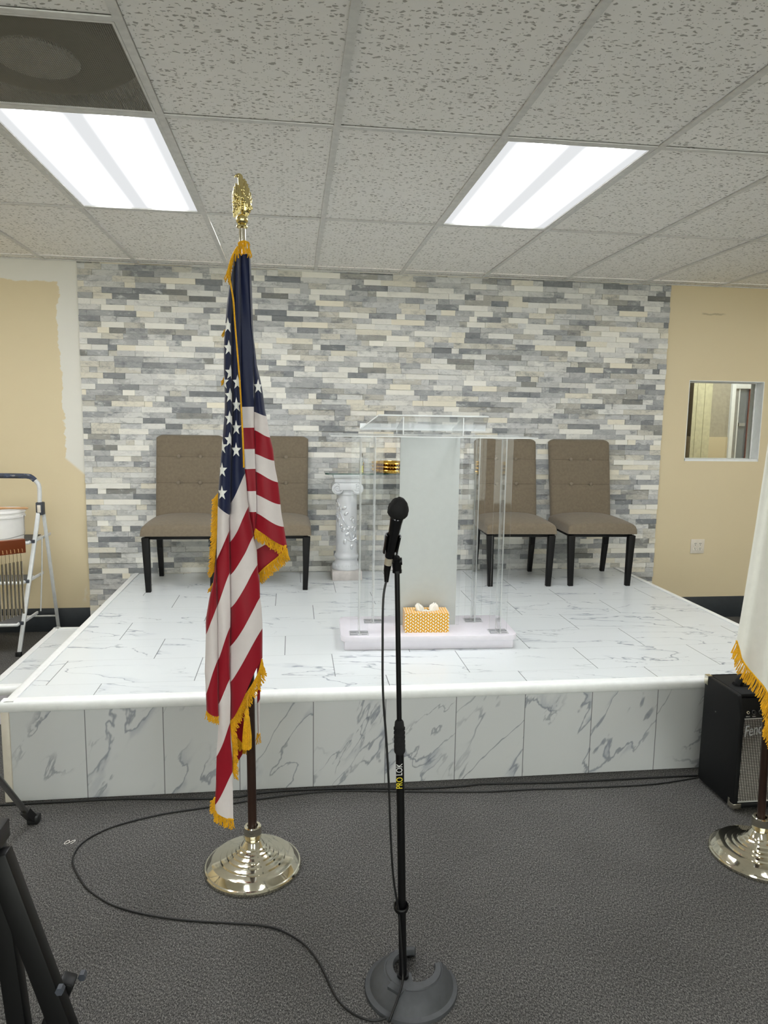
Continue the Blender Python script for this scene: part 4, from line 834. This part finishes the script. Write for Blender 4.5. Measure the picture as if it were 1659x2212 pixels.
m = MB(); q = at(1.185); m.tube([q, q+Vector((0, 0, .008))], .012, 20); m.tube([q+Vector((0, 0, .006)), q+Vector((-.002, -.006, .022)), q+Vector((-.006, -.018, .042))], [.011, .012, .010], 16)
m.tube([q+Vector((-.012, -.01, .030)), q+Vector((.010, -.012, .032))], .0095, 18)
mb0 = Vector((.2365, 1.735, 1.228)); mb1 = Vector((.2520, 1.690, 1.360)); ax = (mb1-mb0).normalized()
sd = ax.cross(Vector((0, 1, 0))).normalized(); bk_ = sd.cross(ax).normalized(); org = Vector((.322, 1.775, 0))
rows = []
for k in range(2):
    pass
for side in (0,):
    P = []
    for j in range(9):
        h = .012+.050*j/8; P.append([mb0+ax*h+(sd*math.sin(a)+bk_*math.cos(a))*(.0158+.001*j/8)-org for a in [math.radians(-118+236*k/24) for k in range(25)]])
    Q = [[p+(p-(mb0+ax*(.012+.050*j/8)-org)).normalized()*.003 for p in r] for j, r in enumerate(P)]
    m.grid(P); m.grid([r[::-1] for r in Q])
    for j in range(8):
        for k in (0, 24): m.add([P[j][k], P[j+1][k], Q[j+1][k], Q[j][k]], [(0, 1, 2, 3)])
    m.grid([P[-1], Q[-1]]); m.grid([P[0], Q[0]])
m.build('microphone_clip', M['black'], t)
t = thing('microphone', 'black handheld microphone with black cloth cover clipped on the stand', 'microphone', mb0)
m = MB(); m.tube([ax*h for h in (0, .004, .05, .095, .110, .112)], [.0108, .0118, .0132, .0150, .0165, .0150], 28); m.build('handle', M['blkgloss'], t)
m = MB(); P = []
cc = ax*.132
for i in range(21):
    th = PI*i/20; row = []
    for k in range(40):
        a = 2*PI*k/40; v = Vector((math.sin(th)*math.cos(a), math.sin(th)*math.sin(a), math.cos(th))); n_ = mn.noise(v*1.7+Vector((3, 1, 5))); n2 = mn.noise(v*4.1); r = .0250*(1+.13*n_+.07*n2)*(1+.16*max(0, v.z)**6)
        if v.z < -.3: r *= 1-.18*(-v.z-.3)
        row.append(cc+sd*v.x*r+bk_*v.y*r+ax*v.z*r*1.16)
    P.append(row)
m.grid(P, 0, True); m.build('cloth_cover', M['blkmatte'], t, smooth=40)
# cable: connector part and the run over the carpet
t = thing('microphone_cable', 'thin black cable from the microphone curling over the carpet to the platform front', 'cable', (0, 0, 0))
b0_ = mb0-ax*.0005
MB().tube([b0_-ax*.020, b0_], .0098, 24).build('silver_connector_shell', plain('satin_nickel', (214, 204, 184), .35, .6), t); bpy.data.objects['silver_connector_shell']['label'] = 'satin silver connector shell'
MB().tube([b0_-ax*.0205, b0_-ax*.024, b0_-ax*.034+Vector((0, 0, -.003)), b0_-ax*.034+Vector((-.001, 0, -.033))], [.0098, .0092, .0085, .0052], 20).build('connector_boot', M['black'], t)
e_ = b0_-ax*.034+Vector((-.001, 0, -.028))
pts = [tuple(e_), (.222, 1.728, 1.121), (.2215, 1.722, 1.002), (.224, 1.72, .882), (.234, 1.72, .759), (.243, 1.722, .633), (.250, 1.728, .506), (.260, 1.735, .375), (.276, 1.742, .27), (.284, 1.742, .20), (.292, 1.742, .085), (.290, 1.728, .060), (.280, 1.705, .054), (.268, 1.685, .042), (.245, 1.655, .014)]
CABG = [(0.292, 1.752), (0.28, 1.714), (0.261, 1.69), (0.237, 1.677), (0.207, 1.673), (0.18, 1.683), (0.154, 1.702), (0.129, 1.731), (0.109, 1.772), (0.091, 1.831), (0.072, 1.889), (0.04, 1.952), (0.006, 1.994), (-0.05, 2.04), (-0.108, 2.064), (-0.208, 2.085), (-0.309, 2.104), (-0.405, 2.129), (-0.488, 2.159), (-0.569, 2.2), (-0.621, 2.239), (-0.68, 2.296), (-0.723, 2.357), (-0.762, 2.424), (-0.777, 2.465), (-0.782, 2.526), (-0.769, 2.576), (-0.735, 2.623), (-0.663, 2.678), (-0.518, 2.735), (-0.361, 2.766), (-0.253, 2.787), (-0.142, 2.812), (0.01, 2.834), (0.126, 2.845), (0.243, 2.841), (0.515, 2.806), (0.809, 2.777), (1.013, 2.776), (1.319, 2.765), (1.575, 2.768), (1.786, 2.804)]
pts += [(x, y, .0045) for x, y in CABG]
MB().tube(spline(pts, 5), .0031, 8).build('cable_run', M['rubber'], t, smooth=60)
CAB2 = [(-1.292, 2.901), (-1.182, 2.89), (-1.067, 2.868), (-0.964, 2.879), (-0.888, 2.897), (-0.693, 2.888), (-0.444, 2.842), (-0.256, 2.834), (-0.144, 2.86), (0.01, 2.871), (0.245, 2.859), (0.52, 2.832), (0.722, 2.832), (0.827, 2.841), (1.133, 2.823), (1.56, 2.822), (1.796, 2.82)]
t = MB().tube(spline([(x, min(y, 2.868), .0045 if i % 2 else .0046) for i, (x, y) in enumerate(CAB2)], 5), .0042, 8).build('power_cable', M['rubber'], None, smooth=60)
tag(t, 'thicker black cable lying along the foot of the platform front', 'cable')
# ================================================================ amplifier
t = thing('guitar_amplifier', 'black guitar amplifier with silver grille beside the platform at the right', 'amplifier', (1.772, 2.53, 0))
m = MB(); prof = [(0, .014), (0, .395), (.030, .478), (.030, .487), (.258, .487), (.258, .014)]   # y, z outline of the side
m.add([(x, y, z) for x in (0, .40) for y, z in [(.0, .014), (.0, .03), (.258, .03), (.258, .014)]], [(0, 1, 2, 3), (7, 6, 5, 4), (0, 4, 5, 1), (1, 5, 6, 2), (2, 6, 7, 3), (3, 7, 4, 0)])
m.v = []; m.f = []; m.m = []
out = [(-.002, .014), (-.002, .400), (.026, .480), (.034, .487), (.258, .487), (.258, .014)]
for x0, x1 in ((0, .020), (.38, .40)): m.add([(x, y, z) for x in (x0, x1) for y, z in out], [tuple(range(6))[::-1], tuple(range(6, 12))]+[(i, (i+1) % 6, (i+1) % 6+6, i+6) for i in range(6)])
m.box(.02, .38, .250, .258, .014, .487).box(.02, .38, .0, .25, .014, .036).box(.02, .38, .034, .25, .470, .487).box(.02, .38, .012, .020, .036, .40)
m.build('cabinet', M['tolex'], t, bevel=.005)
MB().box(.024, .376, .006, .012, .040, .392).build('grille_cloth', M['grille'], t)
MB().box(.022, .378, .003, .011, .392, .396).build('grille_piping', M['text'], t); MB().box(.022, .378, .003, .011, .037, .041).build('grille_piping', M['text'], t)
m = MB(); m.add([(x, y, z) for x in (.02, .38) for y, z in ((.004, .397), (.028, .470), (.05, .470), (.05, .397))], [(0, 1, 2, 3), (7, 6, 5, 4), (0, 4, 5, 1), (1, 5, 6, 2), (2, 6, 7, 3), (3, 7, 4, 0)]); cp = m.build('control_panel', M['black'], t)
sl_ = math.atan2(.024, .073)
def onp(x, h): return Vector((x, .004+h*math.sin(sl_)-.0, .397+h*math.cos(sl_)))
nrm = Vector((0, -math.cos(sl_), math.sin(sl_)))
MB().tube([onp(.038, .022)-nrm*.001, onp(.038, .022)+nrm*.004], [.0075, .0068], 6).tube([onp(.038, .022)+nrm*.003, onp(.038, .022)+nrm*.0055], .0055, 20).build('input_jack', M['chrome'], cp)
MB().tube([onp(.038, .022)+nrm*.0054, onp(.038, .022)+nrm*.0058], .0036, 16).build('jack_hole', M['blkmatte'], cp)
for k in range(5):
    x = .064+.03*k; q = MB(); q.tube([onp(x, .022), onp(x, .022)+nrm*.004], [.0088, .0084], 24, 1); q.tube([onp(x, .022)+nrm*.004, onp(x, .022)+nrm*.012], [.0066, .0058], 24, 0); q.build('control_knob', [M['blkgloss'], M['steel']], cp)
for w_, x in (('INPUT', .0285), ('GAIN', .056)): text(w_, .0062, M['text'], cp, 'panel_lettering', onp(x, .004)+nrm*.0008, (PI/2-sl_, 0, 0), .0002)
lg = text('Fender', .066, M['logo'], t, 'logo_badge', (.026, .0040, .318), (PI/2, 0, 0), .0012, .35, .62); lg.rotation_euler = (PI/2, -.16, 0)
for x, y, z, sx, sy in ((0, 0, .014, 1, 1), (.40, 0, .014, -1, 1)):
    q = MB(); q.box(x-sx*.0015, x+sx*.034, y-.004, y+.0, z-.001, z+.020); q.box(x-sx*.0018, x, y-.004, y+.034, z-.001, z+.020); q.box(x-sx*.0018, x, y+.022, y+.034, z+.018, z+.034); q.box(x-sx*.0015, x+sx*.034, y-.004, y+.034, z-.0014, z); q.build('metal_corner', M['chrome'], t, bevel=.0012)
for x, sx in ((0, 1), (.40, -1)):
    q = MB(); q.box(x-sx*.0018, x, .232, .2595, .449, .4885); q.box(x-sx*.0018, x+sx*.020, .232, .2595, .487, .4888); q.box(x-sx*.0018, x+sx*.02, .258, .2597, .452, .4885); q.build('metal_corner', M['chrome'], t, bevel=.001)
q = MB(); q.tube([(-.0005, .16, .36), (-.003, .16, .36)], .003, 12); q.build('side_screw', M['steel'], t)
q = MB(); q.tube(spline([(.065, .13, .489), (.078, .13, .512), (.11, .13, .522), (.20, .13, .524), (.29, .13, .522), (.322, .13, .512), (.335, .13, .489)], 5), .0115, 12, flat=1.6); q.tube([(.050, .13, .488), (.082, .13, .488), (.085, .13, .51)], .013, 10); q.tube([(.350, .13, .488), (.318, .13, .488), (.315, .13, .51)], .013, 10); q.build('strap_handle', M['blkmatte'], t)
for x in (.03, .37):
    for y in (.03, .228): MB().lathe([(.0005, 0), (.012, 0), (.014, .014), (.0005, .0145)], c=(x, y, 0), n=20).build('rubber_foot', M['rubber'], t)
# ================================================================ step ladder, bucket, brush
t = thing('step_ladder', 'white folding step ladder with dark grip handle at the left wall', 'ladder', (0, 0, 0))
def rail(a, b, n, w=.026, d=.018): MB().beam(a, b, w, d, 0, (0, 1, 0)).build(n, M['laddermetal'], t, bevel=.004)
RX, LX = -1.770, -2.200
rail((RX, 4.742, .0), (-1.662, 4.93, .96), 'front_rail'); rail((LX, 4.742, 0), (-2.20, 4.93, .96), 'front_rail')
rail((-1.665, 5.215, .02), (-1.650, 4.955, .95), 'rear_rail', .022, .016); rail((-2.24, 5.215, .02), (-2.215, 4.955, .95), 'rear_rail', .022, .016)
def lr(z): return 4.742+.188*z/.96
def rx(z): return RX+.108*z/.96
for z, dp in ((.225, .20), (.49, .20), (.745, .26)):
    s_ = MB(); s_.rbox(LX+.02, rx(z)-.016, lr(z)-.055, lr(z)-.055+dp, z-.028, z-.004, .012, 0, 3)
    sp_ = s_.build('step', M['laddermetal'], t); s_ = MB(); s_.rbox(LX+.035, rx(z)-.026, lr(z)-.048, lr(z)-.062+dp, z-.006, z, .003); s_.build('tread_mat', M['treadgrey'], sp_)
    s_ = MB(); s_.rbox(rx(z)-.040, rx(z)+.004, lr(z)-.02, lr(z)+.03, z-.024, z-.002, .004); s_.build('end_bracket', M['greyplastic'], sp_)
    MB().beam((rx(z)-.005, lr(z)+.02, z-.012), (rx(z)+.012, min(5.15, lr(z)+dp+.02), z-.006), .012, .018, 0).build('side_link', M['laddermetal'], t, bevel=.002)
MB().tube([(-1.672, 4.98, .74), (-1.69, 5.0, .50), (-1.71, 5.0, .23)], .0045, 8).build('link_rod', M['laddermetal'], t)
MB().tube([(-2.24, 5.20, .14), (-1.666, 5.20, .14)], .006, 10).build('rear_crossbar', M['laddermetal'], t)
m = MB(); m.tube(spline([(-1.662, 4.93, .94), (-1.657, 4.93, 1.04), (-1.658, 4.925, 1.10), (-1.683, 4.92, 1.135)], 5), .0135, 14); m.tube(spline([(-2.20, 4.93, .94), (-2.205, 4.93, 1.04), (-2.204, 4.925, 1.10), (-2.18, 4.92, 1.135)], 5), .0135, 14); m.build('handle_tube', M['laddermetal'], t)
m = MB(); m.tube(spline([(-1.678, 4.921, 1.130), (-1.70, 4.918, 1.15), (-1.735, 4.915, 1.158), (-1.93, 4.915, 1.160), (-2.13, 4.915, 1.158), (-2.165, 4.918, 1.15), (-2.185, 4.921, 1.130)], 5), .0165, 14)
def m_grip():
    k = NT('foam_grip_worn', .7); v = k.coord(); n = k.noise(k.map(v, (1, 1, 3)), 22, 4, .6)
    k.base(k.ramp(n, [(.40, srgb(58, 60, 66)), (.56, srgb(62, 74, 100)), (.62, srgb(150, 150, 146)), (.7, srgb(120, 96, 70))])); return k.m
m.build('grip', m_grip(), t)
for x in (-1.659, -2.208):
    m = MB(); m.rbox(x-.022, x+.022, 4.912, 4.965, .90, .985, .006); h_ = m.build('hinge_cover', M['greyplastic'], t); MB().rbox(x-.011, x+.011, 4.907, 4.914, .918, .968, .003).build('hinge_plate', M['offwhite'], h_)
for x, y in ((RX, 4.742), (LX, 4.742), (-1.665, 5.215), (-2.24, 5.215)): MB().rbox(x-.017, x+.017, y-.015, y+.015, 0, .03, .003).build('rubber_foot', M['rubber'], t)
t = thing('paint_bucket', 'white plastic bucket standing on the top step of the ladder', 'bucket', (-1.865, 4.845, .7455))
MB().lathe([(.0005, .0), (.116, .0), (.120, .004), (.130, .155), (.137, .157), (.137, .168), (.132, .170), (.132, .185), (.138, .187), (.138, .196), (.134, .204), (.129, .204), (.127, .19), (.117, .008), (.0005, .007)], n=56, cap=False).build('pail', M['pail'], t)
MB().tube(spline([(.138, -.01, .165), (.150, -.05, .10), (.160, -.075, .06), (.150, -.10, .05), (.07, -.165, .035), (-.05, -.17, .035), (-.15, -.09, .06), (-.138, -.01, .165)], 6), .002, 6).build('wire_handle', M['steel'], t)
t = thing('paint_brush', 'paint brush with wooden handle lying across the white bucket', 'brush', (-1.865, 4.80, .7455+.206))
MB().tube([(-.02, 0, .008), (.02, 0, .010), (.06, .0, .010), (.12, 0, .010), (.16, 0, .010), (.178, 0, .010)], [.010, .008, .006, .0065, .008, .004], 12).build('handle', M['wood'], t)
MB().rbox(-.065, -.02, -.018, .018, .001, .015, .002).build('ferrule', M['steel'], t); MB().rbox(-.135, -.064, -.019, .019, .001, .014, .004).build('bristles', M['blkmatte'], t)
# ================================================================ bar chimes on their stand
t = thing('chime_stand', 'silver tripod stand leg with black rubber foot at the lower left', 'stand', (-1.105, 2.37, 0))
MB().tube([(0, 0, .30), (0, 0, 1.115)], .0095, 16).build('pole', M['chrome'], t)
MB().rbox(-.02, .02, -.02, .02, .50, .54, .004).rbox(-.018, .018, -.018, .018, .30, .33, .004).rbox(-.03, .03, -.012, .012, 1.10, 1.118, .003).build('collar', M['black'], t)
for dx, dy in ((.105, .35), (-.33, -.05), (.20, -.28)):
    lg_ = MB(); d_ = Vector((dx, dy, 0)); lg_.beam(d_*.05+Vector((0, 0, .56)), d_*.97+Vector((0, 0, .035)), .026, .012, 0, (0, 0, 1)); lo_ = lg_.build('leg', M['steel'], t, bevel=.003)
    d2 = d_*.90+Vector((0, 0, .075)); q = MB(); e_ = d_*1.03; q.beam(d2, (e_.x, e_.y, .012), .030, .026, 0); q.rbox(e_.x-.022, e_.x+.022, e_.y-.02, e_.y+.022, 0, .034, .008); q.build('rubber_foot', M['rubber'], lo_)
t = thing('bar_chimes', 'mahogany bar of hanging silver chime tubes at the left edge', 'chimes', (-1.105, 2.22, 1.118))
ca, cb = Vector((-.16, -.10, .022)), Vector((.232, .215, .022)); dd = (cb-ca); Lc = dd.length; ud = dd.normalized()
mm = MB(); mm.beam(ca, cb, .022, .046, 0); mm.build('bar', M['mahog'], t, bevel=.002)
nsd = Vector((ud.y, -ud.x, 0))
for k in range(34):
    q = ca+ud*(Lc-.013-.0118*k)
    if (q-ca).dot(ud) < .01: break
    L_ = .176+.0016*k; top = q+Vector((0, 0, -.050-.0006*k)); c_ = MB(); c_.tube([top, top-Vector((0, 0, L_))], .0037, 12); c_.tube([q+Vector((0, 0, -.02)), top], .0008, 5); c_.build('chime_tube', M['chrome'], t)
    pg = MB(); p0 = q+nsd*.0115+Vector((0, 0, -.008)); pg.tube([p0, p0+nsd*.004, p0+nsd*.006+Vector((0, 0, -.010))], .0013, 6); pg.build('cord_pin', M['wood'], t)
# ================================================================ black keyboard stand, lower left
t = thing('keyboard_stand', 'black square-tube folding stand at the bottom left corner', 'stand', (0, 0, 0))
Yk = 1.15
def kb(a, b, n='leg', w=.036, y=Yk): MB().beam((a[0], y, a[1]), (b[0], y, b[1]), w, .030, 0, (0, 1, 0)).build(n, M['black'], t, bevel=.004)
kb((-.478, .862), (-.245, .012)); kb((-.500, .88), (-.436, .012), 'leg', .032, Yk+.034); kb((-.388, .60), (-.60, .10), 'brace', .026, Yk+.034)
MB().rbox(-1.05, -.478, Yk-.20, Yk-.165, .88, .915, .004).build('top_arm', M['black'], t); MB().rbox(-.515, -.476, Yk-.165, Yk+.05, .86, .895, .004).build('top_bracket', M['black'], t)
MB().rbox(-.60, -.20, Yk-.02, Yk+.05, 0, .03, .006).build('floor_bar', M['black'], t)
for x, y, z in ((-.386, Yk-.018, .622), (-.372, Yk+.055, .585), (-.43, Yk-.0, .70)): MB().tube([(x, y-.006, z), (x, y+.006, z)], .007, 6).build('bolt', M['greyplastic'], t)
m = MB(); m.tube(spline([(-.835+.012*math.cos(a*1.3)+.004*a, 2.58+.012*math.sin(a*1.7), .003) for a in [k*.8 for k in range(9)]], 4), .0009, 5); tag(m.build('white_thread', M['tissue'], None), 'tiny white thread lying on the carpet left of the cable loop', 'thread')
